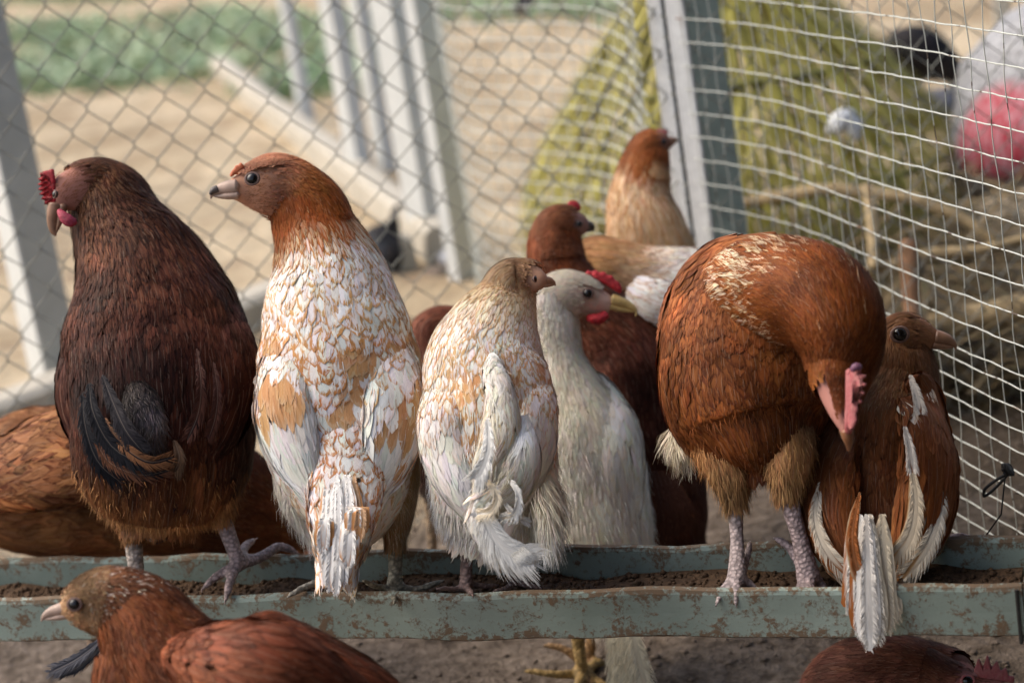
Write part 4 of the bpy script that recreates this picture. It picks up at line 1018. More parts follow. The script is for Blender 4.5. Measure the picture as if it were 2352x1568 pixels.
pl.cover(sh_, [(0, 10, 4), (1, 7, 4)], rule([(0, (.40, .13, .035), (.33, .09, .025), .5), (1, (.50, .24, .15), (.42, .16, .09), .5)], .25), u0=.55, u1=.9, th0=.7, th1=2.4, shape='point', lift=.04)
cW = zones(rule([(0, WHT, (.56, .28, .11), .5), (.45, WHT, (.6, .34, .16), .35), (.6, WHT, WHT, .1), (1, WHT, WHT, .1)], .10), cBo, [(640, 900, 44, 60, .75), (925, 900, 50, 70, .85), (960, 1000, 30, 100, .6), (690, 880, 30, 30, .5)])
for ww in (wl, wr): pl.cover(ww, [(0, 50, 30), (.35, 62, 36), (.6, 110, 32), (1, 100, 26)], cW, lift=.06, strands=2)
pl.cover(tl, [(0, 40, 30), (.4, 52, 34), (.7, 70, 34), (1, 64, 24)], rule([(0, WHT, (.50, .20, .07), .60), (.35, WHT, (.52, .23, .09), .62), (.7, WHT, (.54, .26, .10), .5), (1, WHT, (.62, .4, .2), .35)], .10), lift=.09, dens=.9, strands=2)
bel = rule([(0, (.55, .40, .25), (.5, .33, .18), .3), (1, (.55, .42, .28), (.5, .36, .2), .3)], .2)
thA = Sweep(D, [(895, 1020, .0, 70, 66), (902, 1110, .0, 62, 60), (908, 1190, 0, 40, 40), (908, 1240, 0, 23, 23)], (0, .2, 1), (.4, .28, .16))
thB = Sweep(D, [(690, 1030, .0, 56, 66), (688, 1110, .0, 56, 60), (705, 1180, .01, 42, 40), (730, 1235, .01, 24, 24)], (0, .2, 1), (.5, .4, .3))
pl.cover(thA, [(0, 50, 24), (1, 30, 14)], rule([(0, (.42, .27, .13), (.4, .22, .09), .4), (1, (.36, .22, .11), (.33, .18, .07), .4)], .2), lift=.07)
pl.cover(thB, [(0, 56, 26), (1, 36, 16)], rule([(0, (.72, .66, .58), (.66, .58, .46), .3), (1, (.7, .62, .54), (.66, .58, .46), .3)], .12), lift=.08)
pl.fuzz(thA, 1000, 30, bel, .3, 1, grav=.9); pl.fuzz(thB, 1600, 34, rule([(0, CRM, CRM, .2), (1, WHT, CRM, .2)], .2), .3, 1, grav=.9)
pl.fuzz(sb_, 900, 22, rule([(0, WHT, CRM, .3), (1, WHT, CRM, .3)], .2), .25, 1, out=.2)
pl.fuzz(sh_, 1800, 8, rule([(0, (.36, .11, .025), CO, .4), (.6, (.45, .19, .08), (.4, .14, .05), .4), (1, (.5, .26, .16), (.45, .2, .1), .4)], .3), .5, .88, wid=.0005, out=.18, grav=.1)
legs = leg_sweeps(D, [(908, 1215, 0, 1.4), (909, 1260, 0, 1.05), (908, 1310, 0, .95), (906, 1352, 0, 1.1)], 18, [[(906, 1352, 0), (870, 1348, -.02), (840, 1335, -.03)], [(906, 1352, 0), (905, 1370, -.03), (905, 1376, -.04)], [(906, 1352, 0), (960, 1352, .0), (1010, 1335, .0)], [(906, 1352, .0), (910, 1340, .04), (912, 1330, .05)]], (.33, .30, .22))
legs += leg_sweeps(D, [(742, 1215, .01, 1.3), (775, 1260, .02, 1), (800, 1300, .02, 1), (792, 1336, .02, 1.1)], 16, [[(775, 1335, .01), (725, 1338, -.0), (672, 1362, -.01)], [(785, 1335, .01), (800, 1355, -.02), (808, 1366, -.03)], [(790, 1330, .02), (825, 1290, .04), (846, 1258, .05)], [(790, 1330, .02), (780, 1340, .03), (770, 1335, .05)]], (.33, .30, .24), 11)
body_object('body', [sb_, sh_, wl, wr, tl, thA, thB]+legs, pl, t)
pt = Plume(); W2 = (.78, .76, .72)
rows = []
for k, (x0, xt, yt, wd, cc_, rim) in enumerate([(750, 742, 1270, 44, WHT, .35), (762, 752, 1320, 44, W2, .1), (800, 812, 1240, 46, WHT, .25), (812, 826, 1240, 40, (.60, .38, .22), .4), (775, 762, 1358, 46, W2, .0), (790, 785, 1345, 44, W2, .1), (800, 800, 1300, 46, WHT, .15), (776, 772, 1366, 30, W2, .0)]):
    rows.append(([(x0, 1090, -.070-.0015*k), ((x0+xt)/2+4, 1180, -.095-.0015*k), (xt+3, yt-70, -.112-.0015*k), (xt, yt, -.116-.0015*k)], wd, cc_, (.54, .26, .10), rim))
pt.quills(D, rows, frag=.15, full=.5)
plume_object('tail', pt, t)

eye(t, 580, 411, D-.004, 14, (-.1, .1, 1))
beak(t, (538, 437), (483, 448), D+.02, 25, 17, M_beakpink, hook=.35)
blob('beak_tip', D+.018, [(500, 433, 0, 9, 6), (490, 438, 0, 8, 7), (483, 446, 0, 4, 5)], M_beakdark, t)
plate('comb', [(527, 402), (532, 392), (537, 388), (541, 379), (547, 380), (552, 372), (557, 376), (562, 384), (545, 398), (530, 408)], D+.022, .005, flat_mat('comb_orange', (.62, .16, .06), .5, .4, .3, 250), t)

# ---- C: small cream hen, back to the camera
t = hen('cream_hen', 1120, 1330, 1.73, 'small cream hen flecked with tan, ragged curled white tail, left of the white hen')
D = 1.74
sb_ = Sweep(D, [(1182, 628, .04, 50, 44), (1165, 680, .04, 72, 62), (1138, 745, .03, 106, 92), (1120, 820, .02, 134, 118), (1119, 900, .01, 147, 130), (1122, 1000, 0, 149, 135), (1128, 1090, 0, 148, 130), (1132, 1165, .01, 136, 118), (1124, 1222, .01, 106, 95), (1114, 1250, .01, 75, 70)], (.05, .3, 1), (.55, .45, .3))
sh_ = Head(D, [(1138, 735, .035, 92, 86), (1158, 685, .04, 66, 64), (1172, 650, .04, 52, 52), (1195, 641, .04, 45, 46), (1222, 641, .035, 38, 42), (1243, 645, .03, 27, 31), (1256, 648, .03, 17, 21)], [(-.8, .5, .4), (-.8, .5, .4), (-.5, .9, .3), (0, 1, .2), (0, 1, .2), (0, 1, .2), (0, 1, .2)], (.40, .22, .14))
wl = Wing(D, [(1028, 870, -.04, 44, 22), (1012, 950, -.06, 52, 30), (1022, 1040, -.06, 52, 30), (1055, 1120, -.06, 40, 22), (1085, 1180, -.055, 20, 12)], (-.5, .1, 1), (.5, .4, .3))
wr = Wing(D, [(1215, 850, -.035, 42, 22), (1230, 930, -.055, 48, 30), (1228, 1020, -.06, 46, 28), (1210, 1100, -.06, 32, 20), (1190, 1150, -.055, 16, 12)], (.5, .1, 1), (.5, .4, .3))
pl = Plume(); W3 = (.80, .77, .70); T3_ = (.60, .36, .17)
cC = rule([(0, (.5, .3, .14), (.42, .22, .09), .5), (.12, (.68, .55, .36), (.5, .3, .14), .5), (.25, W3, T3_, .60), (.4, W3, T3_, .72), (.6, W3, (.56, .28, .11), .85), (.75, W3, CRM, .3), (1, (.68, .6, .5), CRM, .2)], .12)
cCo = rule([(0, (.55, .32, .15), (.68, .52, .36), .5), (1, (.50, .25, .10), (.66, .48, .3), .5)], .14)
cC = zones(cC, cCo, [(1080, 880, 60, 80, .62), (1235, 950, 40, 130, .85), (1010, 960, 34, 80, .7), (1160, 860, 50, 60, .5), (1110, 980, 40, 40, .55)])
pl.cover(sb_, [(0, 26, 8), (.2, 42, 13), (.35, 40, 21), (.6, 44, 26), (1, 44, 22)], cC, lift=.08, strands=1)
pl.cover(sh_, [(0, 34, 10), (.5, 22, 8), (.7, 14, 6), (1, 8, 5)], rule([(0, W3, (.56, .34, .17), .5), (.35, (.66, .5, .32), (.48, .28, .13), .5), (.65, (.46, .27, .14), (.34, .16, .07), .5), (1, (.36, .19, .11), (.3, .13, .07), .5)], .25), u0=0, u1=.88, shape='point', lift=.10)
for ww in (wl, wr): pl.cover(ww, [(0, 36, 18), (.35, 46, 24), (.6, 80, 26), (1, 80, 22)], rule([(0, W3, T3_, .55), (.3, W3, (.58, .32, .14), .6), (.6, W3, W3, .15), (1, W3, W3, .1)], .1), lift=.09, strands=2)
fC = rule([(0, CRM, CRM, .2), (1, W3, CRM, .2)], .18)
pl.fuzz(sb_, 5200, 40, fC, .62, 1, wid=.0008, out=.4, grav=.9); pl.fuzz(sb_, 1200, 22, fC, .1, .6, out=.2)
pf = Sweep(D, [(1235, 1090, -.02, 34, 40), (1255, 1160, -.03, 34, 40), (1262, 1215, -.03, 22, 30), (1262, 1250, -.03, 10, 14)], (.5, .1, 1), (.6, .5, .4))
pl.cover(pf, [(0, 46, 14), (1, 34, 10)], fC, shape='point', lift=.25); pl.fuzz(pf, 2600, 50, fC, .1, 1, wid=.0008, out=.6, grav=.7)
legs = leg_sweeps(D, [(1075, 1225, .0, 1.3), (1072, 1280, 0, 1), (1070, 1345, 0, 1.1)], 15, [[(1070, 1345, 0), (1045, 1352, -.01), (1010, 1350, -.02)], [(1070, 1345, 0), (1080, 1358, -.02), (1085, 1364, -.03)], [(1070, 1340, 0), (1110, 1345, .01), (1140, 1345, .02)]], (.3, .2, .17), 9)
legs += leg_sweeps(D, [(1180, 1225, .02, 1.3), (1182, 1280, .02, 1), (1184, 1335, .02, 1.1)], 15, [[(1184, 1335, .02), (1160, 1352, .0), (1140, 1356, -.01)], [(1184, 1335, .02), (1220, 1345, .01), (1240, 1350, .01)]], (.3, .2, .17), 9)
body_object('body', [sb_, sh_, wl, wr, pf]+legs, pl, t)
pt = Plume(); Wt = (.78, .76, .70)
q1 = Sweep(D, [(1132, 820, -.03, 10, 10), (1136, 862, -.072, 26, 20), (1150, 920, -.095, 34, 30), (1150, 1000, -.11, 44, 34), (1128, 1080, -.12, 38, 30), (1112, 1140, -.125, 24, 20)], (0, .1, 1), Wt)
q2 = Sweep(D, [(1190, 960, -.09, 24, 20), (1195, 1040, -.11, 46, 36), (1175, 1110, -.12, 50, 36), (1140, 1140, -.125, 34, 24)], (.2, .1, 1), Wt)
wc = rule([(0, Wt, W3, .2), (.6, (.74, .69, .58), (.55, .40, .2), .35), (1, Wt, CRM, .3)], .14)
for q in (q1, q2): pt.cover(q, [(0, 60, 20), (1, 70, 18)], wc, shape='point', lift=.10, spread=.25); pt.fuzz(q, 900, 34, wc, 0, 1, wid=.0007, out=.25)
pt.quills(D, [([(1108, 1110, -.13), (1112, 1180, -.14), (1150, 1250, -.145), (1228, 1290, -.145)], 66, Wt, Wt, 0), ([(1112, 1120, -.128), (1120, 1190, -.137), (1160, 1262, -.14), (1232, 1275, -.14)], 54, Wt, Wt, 0),
              ([(1110, 1130, -.126), (1112, 1210, -.135), (1142, 1275, -.138), (1196, 1302, -.135)], 50, Wt, CRM, .2), ([(1105, 1120, -.12), (1106, 1190, -.125), (1116, 1250, -.125), (1132, 1290, -.12)], 30, Wt, CRM, .3),
              ([(1120, 960, -.13), (1122, 1030, -.145), (1105, 1080, -.15), (1090, 1100, -.15)], 40, Wt, Wt, 0), ([(1160, 1090, -.13), (1190, 1130, -.14), (1185, 1180, -.14), (1150, 1190, -.135)], 22, Wt, CRM, .4),
              ([(1150, 1140, -.13), (1180, 1180, -.135), (1215, 1200, -.13)], 16, Wt, CRM, .3), ([(1100, 1090, -.14), (1140, 1130, -.15), (1130, 1170, -.15), (1100, 1180, -.145)], 26, CRM, Wt, .4)])
for k in range(26):
    a = rng.random(); x0 = 1195+30*a; y0 = 1275+22*(1-a); pt.quills(D, [([(x0-24, y0-20, -.145), (x0-8, y0-8+4*rng.random(), -.147), (x0+12*rng.random(), y0+6*rng.random(), -.146)], 6, Wt, Wt, 0)])
plume_object('tail', pt, t)
eye(t, 1228, 641, D-.006, 7, (1, .05, .5))
beak(t, (1250, 648), (1276, 652), D+.03, 15, 12, M_beakhorn, hook=.3)
plate('comb', [(1190, 601), (1200, 596), (1207, 601), (1215, 599), (1222, 606), (1232, 610), (1225, 616), (1205, 610)], D+.035, .004, flat_mat('comb_small', (.42, .12, .05), .5, .4, .3, 250), t)

# ---- D: white hen with red comb, standing on the ground behind the trough
t = hen('white_hen', 1400, 1500, 2.0, 'white hen with red serrated comb and yellow beak, behind the trough beside the cream hen')
D = 1.98
sb_ = Sweep(D, [(1262, 672, 0, 48, 52), (1276, 740, 0, 52, 52), (1288, 820, 0, 50, 52), (1310, 890, 0, 72, 68), (1340, 980, 0, 104, 92), (1362, 1090, 0, 118, 105), (1374, 1180, 0, 118, 105), (1388, 1270, 0, 112, 98), (1398, 1350, 0, 92, 80), (1410, 1410, -.0, 62, 54)], (.3, .3, 1), (.55, .5, .38))
sh_ = Head(D, [(1282, 790, 0, 50, 50), (1270, 740, 0, 49, 52), (1272, 698, 0, 48, 58), (1300, 681, 0, 50, 60), (1342, 682, 0, 43, 50), (1376, 693, 0, 33, 37), (1400, 700, 0, 23, 27)], [(-.95, .2, .1), (-.95, .2, .1), (-.7, .7, .1), (-.1, 1, .1), (0, 1, .1), (0, 1, .1), (0, 1, .1)], (.66, .44, .34))
wr = Wing(D, [(1370, 900, -.03, 40, 24), (1405, 970, -.045, 56, 32), (1420, 1050, -.05, 56, 34), (1430, 1140, -.05, 44, 26), (1440, 1210, -.045, 24, 16)], (.55, .1, 1), (.5, .4, .3))
pl = Plume(); cD = rule([(0, (.84, .82, .72), (.78, .70, .54), .3), (.3, (.82, .77, .62), (.76, .68, .5), .3), (.5, (.84, .81, .73), (.76, .68, .52), .3), (1, (.78, .72, .58), CRM, .3)], .09)
pl.cover(sb_, [(0, 28, 9), (.3, 40, 12), (.6, 52, 24), (1, 48, 20)], cD, lift=.08, strands=3)
pl.cover(sh_, [(0, 34, 9), (.5, 20, 8), (.7, 12, 6), (1, 8, 5)], rule([(0, (.84, .81, .70), (.78, .70, .54), .3), (.6, (.70, .62, .5), CRM, .3), (1, (.6, .42, .32), (.5, .3, .2), .4)], .12), u0=0, u1=.76, shape='point', lift=.08)
pl.cover(sh_, [(0, 12, 5), (1, 8, 5)], rule([(0, (.74, .70, .56), CRM, .3), (1, (.70, .62, .5), CRM, .3)], .12), u0=.6, u1=.9, th0=.7, th1=2.4, shape='point', lift=.04)
pl.cover(wr, [(0, 46, 22), (.5, 76, 28), (1, 70, 24)], rule([(0, (.76, .74, .68), CRM, .3), (1, (.72, .68, .58), CRM, .3)], .12), lift=.07)
pl.fuzz(sb_, 4200, 44, cD, .45, 1, wid=.0009, out=.35, grav=.9); pl.fuzz(sb_, 900, 20, cD, 0, .4, out=.2)
pl.fuzz(sh_, 1500, 9, rule([(0, (.7, .66, .52), CRM, .4), (1, (.62, .48, .38), CRM, .4)], .2), .6, .9, wid=.0005, out=.22, grav=.1)
legs = leg_sweeps(D, [(1330, 1400, .02, 1.5), (1328, 1470, .03, 1.1), (1335, 1520, .03, 1), (1340, 1550, .04, 1.1)], 15, [[(1340, 1545, .04), (1280, 1548, .02), (1218, 1540, .02)], [(1340, 1545, .04), (1325, 1575, -.0), (1318, 1590, -.02)], [(1345, 1545, .04), (1390, 1575, .02), (1420, 1590, .01)], [(1345, 1540, .04), (1375, 1520, .06), (1395, 1535, .07)]], (.50, .33, .12), 11)
legs += leg_sweeps(D, [(1372, 1400, .05, 1.5), (1366, 1450, .06, 1.1), (1352, 1500, .07, 1), (1348, 1530, .07, 1.1)], 15, [[(1348, 1530, .07), (1300, 1492, .07), (1262, 1482, .07)], [(1348, 1530, .07), (1352, 1550, .04), (1354, 1560, .03)]], (.42, .25, .11), 11)
body_object('body', [sb_, sh_, wr]+legs, pl, t)
pt = Plume(); rows = []
for k in range(7): rows.append(([(1400+8*k, 1380, -.04-.003*k), (1410+8*k, 1470, -.055-.003*k), (1418+11*k, 1580+4*(k % 3), -.06-.003*k)], 44, (.74, .68, .52), CRM, .35))
pt.quills(D, rows); plume_object('tail', pt, t)
eye(t, 1350, 674, D-.018, 11)
beak(t, (1410, 696), (1464, 715), D, 20, 15, M_beakyel, hook=.6)
plate('comb', [(1340, 634), (1350, 618), (1360, 626), (1368, 618), (1377, 627), (1388, 622), (1396, 633), (1407, 631), (1412, 643), (1423, 647), (1430, 662), (1427, 676), (1412, 668), (1395, 656), (1370, 645)], D, .009, M_comb, t)
blob('wattle', D, [(1350, 728, -.01, 6, 8), (1362, 732, -.012, 16, 12), (1376, 732, -.012, 18, 13), (1392, 722, -.01, 12, 10)], M_comb, t, (0, 1, 0))

# ---- E: dark brown hen behind the white one
t = hen('red_brown_hen', 1480, 1300, 2.1, 'chestnut hen with tiny red comb, standing between the white hen and the big rust hen')
D = 2.1
sb_ = Sweep(D, [(1285, 515, 0, 50, 48), (1276, 560, .0, 62, 56), (1282, 620, 0, 70, 66), (1322, 710, 0, 100, 92), (1400, 800, 0, 132, 112), (1440, 880, 0, 142, 125), (1462, 1000, 0, 142, 120), (1500, 1120, 0, 128, 100), (1545, 1210, 0, 88, 70), (1570, 1260, 0, 50, 40)], (.3, .3, 1), (.08, .03, .02))
sh_ = Head(D, [(1276, 590, 0, 64, 62), (1272, 545, 0, 54, 54), (1280, 522, 0, 48, 50), (1302, 515, 0, 45, 46), (1326, 516, 0, 36, 38), (1346, 520, 0, 24, 26)], [(-.95, .2, .2), (-.9, .4, .2), (-.5, .9, .2), (0, 1, .2), (0, 1, .2), (0, 1, .2)], (.28, .15, .12))
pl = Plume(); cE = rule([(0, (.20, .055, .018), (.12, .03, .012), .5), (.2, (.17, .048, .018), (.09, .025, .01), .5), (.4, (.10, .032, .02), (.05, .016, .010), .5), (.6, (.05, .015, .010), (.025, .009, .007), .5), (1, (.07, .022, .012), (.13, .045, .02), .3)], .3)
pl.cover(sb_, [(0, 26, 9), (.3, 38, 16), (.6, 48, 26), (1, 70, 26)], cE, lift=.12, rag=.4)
pl.cover(sh_, [(0, 20, 8), (1, 9, 5)], rule([(0, (.18, .055, .02), (.12, .035, .014), .5), (1, (.2, .08, .04), (.14, .05, .02), .5)], .3), u0=0, u1=.84, shape='point', lift=.13)
pl.fuzz(sb_, 900, 24, cE, 0, 1, out=.25)
legs = leg_sweeps(D, [(1480, 1200, .0, 1.4), (1490, 1320, 0, 1), (1495, 1470, 0, 1)], 14, [[(1495, 1470, 0), (1460, 1480, -.03), (1430, 1490, -.05)], [(1495, 1470, 0), (1520, 1490, -.04), (1530, 1500, -.05)]], (.3, .2, .12), 9)
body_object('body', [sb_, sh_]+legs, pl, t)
eye(t, 1330, 514, D-.016, 7); beak(t, (1348, 521), (1364, 527), D, 15, 11, M_beakdark, hook=.3)
plate('comb', [(1300, 476), (1304, 464), (1312, 459), (1322, 460), (1331, 467), (1337, 482), (1320, 488), (1304, 490)], D, .01, M_comb, t)
pt = Plume(); pt.quills(D, [([(1500+10*k, 1080, -.12), (1520+14*k, 1160, -.13), (1530+16*k, 1240-12*k, -.13)], 34, (.05, .018, .01), (.13, .05, .02), .3) for k in range(5)]); plume_object('tail', pt, t)

# ---- F2: pale tan backed hen, body crosswise
t = hen('white_backed_hen', 1520, 1100, 2.16, 'white backed hen with tan neck bending down behind the chestnut hen')
D = 2.17
sb_ = Sweep(D, [(1330, 700, .02, 34, 34), (1338, 650, .02, 44, 44), (1362, 600, .01, 50, 52), (1410, 612, 0, 66, 62), (1470, 642, 0, 88, 80), (1550, 662, 0, 98, 94), (1630, 672, 0, 92, 88), (1700, 680, 0, 60, 56), (1760, 670, 0, 24, 24)], (-.1, 1, .3), (.6, .45, .3))
sh_ = Head(D, [(1332, 695, .02, 34, 34), (1335, 730, .01, 34, 34), (1345, 760, 0, 22, 24)], (-1, .2, .3), (.4, .2, .12))
wg = Sweep(D, [(1450, 660, -.08, 34, 18), (1500, 690, -.09, 52, 24), (1570, 705, -.09, 44, 22), (1640, 700, -.08, 18, 12)], (0, .2, 1), (.6, .5, .4))
pl = Plume(); cF = rule([(0, (.40, .16, .05), (.25, .08, .03), .5), (.2, (.45, .24, .10), (.36, .15, .06), .5), (.35, (.62, .42, .24), (.45, .22, .09), .5), (.5, WHT, (.62, .42, .26), .4), (1, WHT, (.68, .58, .46), .3)], .14)
pl.cover(sb_, [(0, 26, 9), (.3, 34, 12), (1, 42, 20)], cF, lift=.1); pl.cover(sh_, [(0, 18, 8), (1, 9, 5)], cF, u1=.6)
pl.cover(wg, [(0, 40, 20), (1, 60, 20)], rule([(0, WHT, (.55, .33, .2), .5), (1, WHT, (.6, .45, .3), .3)], .14), lift=.07)
legs = []
for x in (1500, 1560): legs += leg_sweeps(D, [(x, 740, .0, 2), (x+10, 860, 0, 1.2), (x+30, 1000, 0, 1), (x+40, 1130, 0, 1), (x+60, 1380, .02, 1)], 15, [[(x+60, 1380, .02), (x+30, 1400, -.02), (x+5, 1410, -.04)], [(x+60, 1380, .02), (x+85, 1405, -.02), (x+95, 1415, -.03)]], (.45, .3, .16), 9)
body_object('body', [sb_, sh_, wg]+legs, pl, t)
eye(t, 1345, 722, D-.014, 6); beak(t, (1346, 752), (1352, 785), D, 12, 10, M_beakhorn)

# ---- F: tall orange headed hen by the hinge post
t = hen('tall_tan_hen', 1500, 1150, 2.28, 'tall tan hen with chestnut head turned away against the white hinge post', 'hen')
D = 2.28
sb_ = Sweep(D, [(1494, 336, .0, 46, 44), (1480, 385, .0, 58, 56), (1470, 450, 0, 70, 68), (1482, 530, 0, 92, 88), (1500, 640, .02, 110, 110), (1510, 760, .03, 120, 120), (1515, 880, .03, 105, 105), (1520, 960, .03, 60, 60)], (-.2, .2, 1), (.5, .33, .18))
sh_ = Head(D, [(1474, 430, 0, 64, 62), (1480, 385, 0, 56, 54), (1488, 350, 0, 48, 48), (1502, 336, 0, 43, 42), (1522, 330, 0, 32, 34), (1538, 330, .0, 19, 22)], [(-.95, .2, .3), (-.95, .3, .3), (-.6, .8, .2), (0, 1, .2), (0, 1, .2), (0, 1, .2)], (.2, .09, .06))
pl = Plume(); cG = rule([(0, (.28, .08, .02), (.20, .055, .015), .5), (.06, (.34, .11, .03), (.24, .07, .018), .5), (.13, (.68, .5, .32), (.46, .2, .06), .7), (.4, (.62, .44, .26), (.52, .29, .11), .6), (.6, (.60, .40, .22), (.50, .27, .11), .5), (1, CRM, TAN, .3)], .16)
pl.cover(sb_, [(0, 28, 9), (.25, 46, 11), (.5, 50, 14), (1, 50, 24)], cG, lift=.09, shape='point')
pl.cover(sh_, [(0, 18, 8), (1, 9, 5)], rule([(0, (.62, .44, .26), (.46, .2, .06), .6), (.42, (.60, .36, .18), (.40, .16, .05), .6), (.55, (.30, .09, .022), (.2, .055, .015), .5), (1, (.2, .07, .03), (.15, .05, .02), .5)], .2), u0=.25, u1=.88, shape='point', lift=.12)
pl.fuzz(sb_, 800, 24, cG, 0, 1, out=.2)
legs = []
for x in (1490, 1545): legs += leg_sweeps(D, [(x, 930, .02, 1.6), (x+20, 1080, .02, 1.1), (x+30, 1200, .02, 1), (x+48, 1335, .02, 1)], 14, [[(x+48, 1335, .02), (x+20, 1350, -.02), (x, 1362, -.04)], [(x+48, 1335, .02), (x+70, 1352, -.02), (x+80, 1360, -.03)]], (.45, .3, .16), 9)
body_object('body', [sb_, sh_]+legs, pl, t)
beak(t, (1538, 328), (1556, 322), D, 12, 10, M_beakhorn); eye(t, 1524, 326, D-.012, 6, (.6, 0, 1))
plate('comb', [(1505, 300), (1512, 294), (1520, 298), (1528, 297), (1536, 305), (1530, 312), (1512, 308)], D, .004, M_combpink, t)

# ---- G: big rust hen facing the camera, head bowed
t = hen('rust_hen', 1740, 1340, 1.66, 'large rust orange hen facing forward with bowed head and pink comb')
D = 1.66
sb_ = Sweep(D, [(1765, 568, .03, 80, 70), (1742, 625, .035, 150, 120), (1724, 705, .04, 190, 155), (1716, 810, .04, 206, 175), (1720, 900, .035, 204, 178), (1735, 980, .03, 178, 158), (1750, 1035, .02, 122, 112), (1755, 1068, .02, 66, 62)], (.1, .2, 1), (.2, .07, .02))
nk = Sweep(D, [(1925, 868, -.105, 78, 68), (1934, 805, -.10, 102, 90), (1921, 738, -.09, 117, 106), (1880, 688, -.065, 126, 116), (1820, 668, -.03, 128, 116), (1764, 668, .0, 130, 108), (1712, 694, .03, 108, 92), (1678, 722, .055, 66, 60)], (.55, .7, .5), (.2, .07, .02))
sh_ = Head(D, [(1930, 835, -.105, 80, 68), (1926, 880, -.115, 68, 58), (1928, 920, -.125, 50, 46), (1934, 955, -.135, 36, 34), (1941, 985, -.142, 23, 22), (1945, 1003, -.145, 14, 14)], (.62, .1, 1), (.34, .155, .125))
thA = Sweep(D, [(1660, 930, .05, 60, 60), (1658, 975, .035, 84, 84), (1668, 1030, .03, 76, 76), (1680, 1095, .02, 50, 50), (1688, 1150, .02, 25, 25)], (0, .2, 1), (.25, .1, .03))
thB = Sweep(D, [(1796, 950, .04, 50, 50), (1800, 1010, .015, 70, 68), (1808, 1062, .0, 56, 54), (1806, 1100, .0, 40, 38), (1806, 1130, 0, 24, 24)], (0, .2, 1), (.25, .1, .03))
wl = Wing(D, [(1640, 660, .03, 70, 36), (1590, 720, .06, 100, 44), (1560, 800, .10, 100, 44), (1555, 860, .15, 60, 30)], (-1, .2, .5), (.2, .07, .03))
pl = Plume()
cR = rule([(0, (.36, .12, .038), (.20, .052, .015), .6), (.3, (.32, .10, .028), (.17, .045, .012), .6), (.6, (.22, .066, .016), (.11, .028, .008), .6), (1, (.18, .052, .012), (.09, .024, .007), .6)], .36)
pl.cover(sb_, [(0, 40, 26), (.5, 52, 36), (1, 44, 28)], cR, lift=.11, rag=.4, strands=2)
cN = rule([(0, (.19, .055, .014), (.14, .036, .01), .5), (.25, (.22, .065, .016), (.16, .042, .012), .5), (.5, (.30, .10, .025), (.22, .06, .015), .5), (.62, (.74, .50, .28), (.28, .09, .025), .75), (.8, (.80, .66, .46), (.30, .10, .03), .8), (1, (.80, .62, .42), (.32, .11, .035), .9)], .22)
cN1 = rule([(0, (.16, .045, .011), (.10, .026, .008), .6), (.4, (.24, .070, .016), (.15, .038, .011), .6), (1, (.34, .115, .03), (.22, .06, .018), .6)], .28)
cN2 = rule([(0, (.50, .27, .12), (.28, .09, .025), .8), (.6, (.80, .62, .42), (.34, .12, .035), .75), (1, (.82, .72, .56), (.42, .18, .06), .7)], .2)
cNm = mixrule(cN1, cN2, [(0, -.3), (.35, -.1), (.42, .30), (.6, .62), (1, .8)])
pl.cover(nk, [(0, 26, 8), (.4, 42, 11), (.7, 66, 17), (1, 84, 20)], cNm, shape='point', lift=.24, dens=1.1, rag=.4, spread=.4, strands=4)
pl.cover(sh_, [(0, 22, 7), (1, 12, 5)], rule([(0, (.18, .05, .013), (.13, .034, .01), .5), (1, (.16, .045, .015), (.13, .036, .012), .5)], .25), u0=0, u1=.86, th0=.38, th1=2.8, shape='point', lift=.06)
pl.cover(sh_, [(0, 26, 8), (1, 16, 6)], cN, u0=0, u1=.45, shape='point', lift=.08)
pl.cover(sh_, [(0, 26, 8), (1, 12, 5)], cN, u0=0, u1=.2, shape='point', lift=.10)
pl.cover(wl, [(0, 50, 30), (.5, 66, 36), (1, 60, 30)], rule([(0, (.30, .095, .04), (.22, .065, .025), .4), (1, (.36, .13, .055), (.26, .08, .03), .4)], .22), lift=.07)
fG = rule([(0, (.34, .14, .045), (.24, .08, .03), .4), (1, (.5, .28, .12), (.4, .18, .07), .4)], .3)
for q in (thA, thB): pl.cover(q, [(0, 44, 20), (1, 30, 10)], fG, shape='point', lift=.14, rag=.5); pl.fuzz(q, 2400, 36, fG, .1, 1, wid=.0008, out=.5, grav=.7)
vent = Sweep(D, [(1560, 985, .08, 30, 30), (1560, 1010, .08, 26, 26), (1570, 1040, .07, 12, 12)], (-1, 0, .4), (.6, .45, .3))
pl.fuzz(vent, 900, 52, rule([(0, CRM, CRM, .3), (1, CRM, TAN, .3)], .2), 0, 1, wid=.0007, out=1.0, grav=.3)
pl.fuzz(nk, 3000, 22, cN, 0, .7, wid=.0006, out=.3, grav=.3); pl.fuzz(sb_, 1800, 28, cR, 0, 1, wid=.0006, out=.25, grav=.3)
legs = leg_sweeps(D, [(1688, 1130, .02, 1.25), (1690, 1180, .02, 1.0), (1693, 1250, .015, .95), (1693, 1315, .0, 1.25), (1690, 1338, -.005, 1.4)], 18, [[(1690, 1335, -.005), (1664, 1350, -.01), (1652, 1372, -.015)], [(1692, 1335, -.005), (1692, 1352, -.018), (1690, 1378, -.02)], [(1700, 1330, 0), (1726, 1345, 0), (1742, 1368, -.005)], [(1700, 1325, .01), (1712, 1290, .02), (1722, 1252, .03)]], (.47, .38, .36), 12)
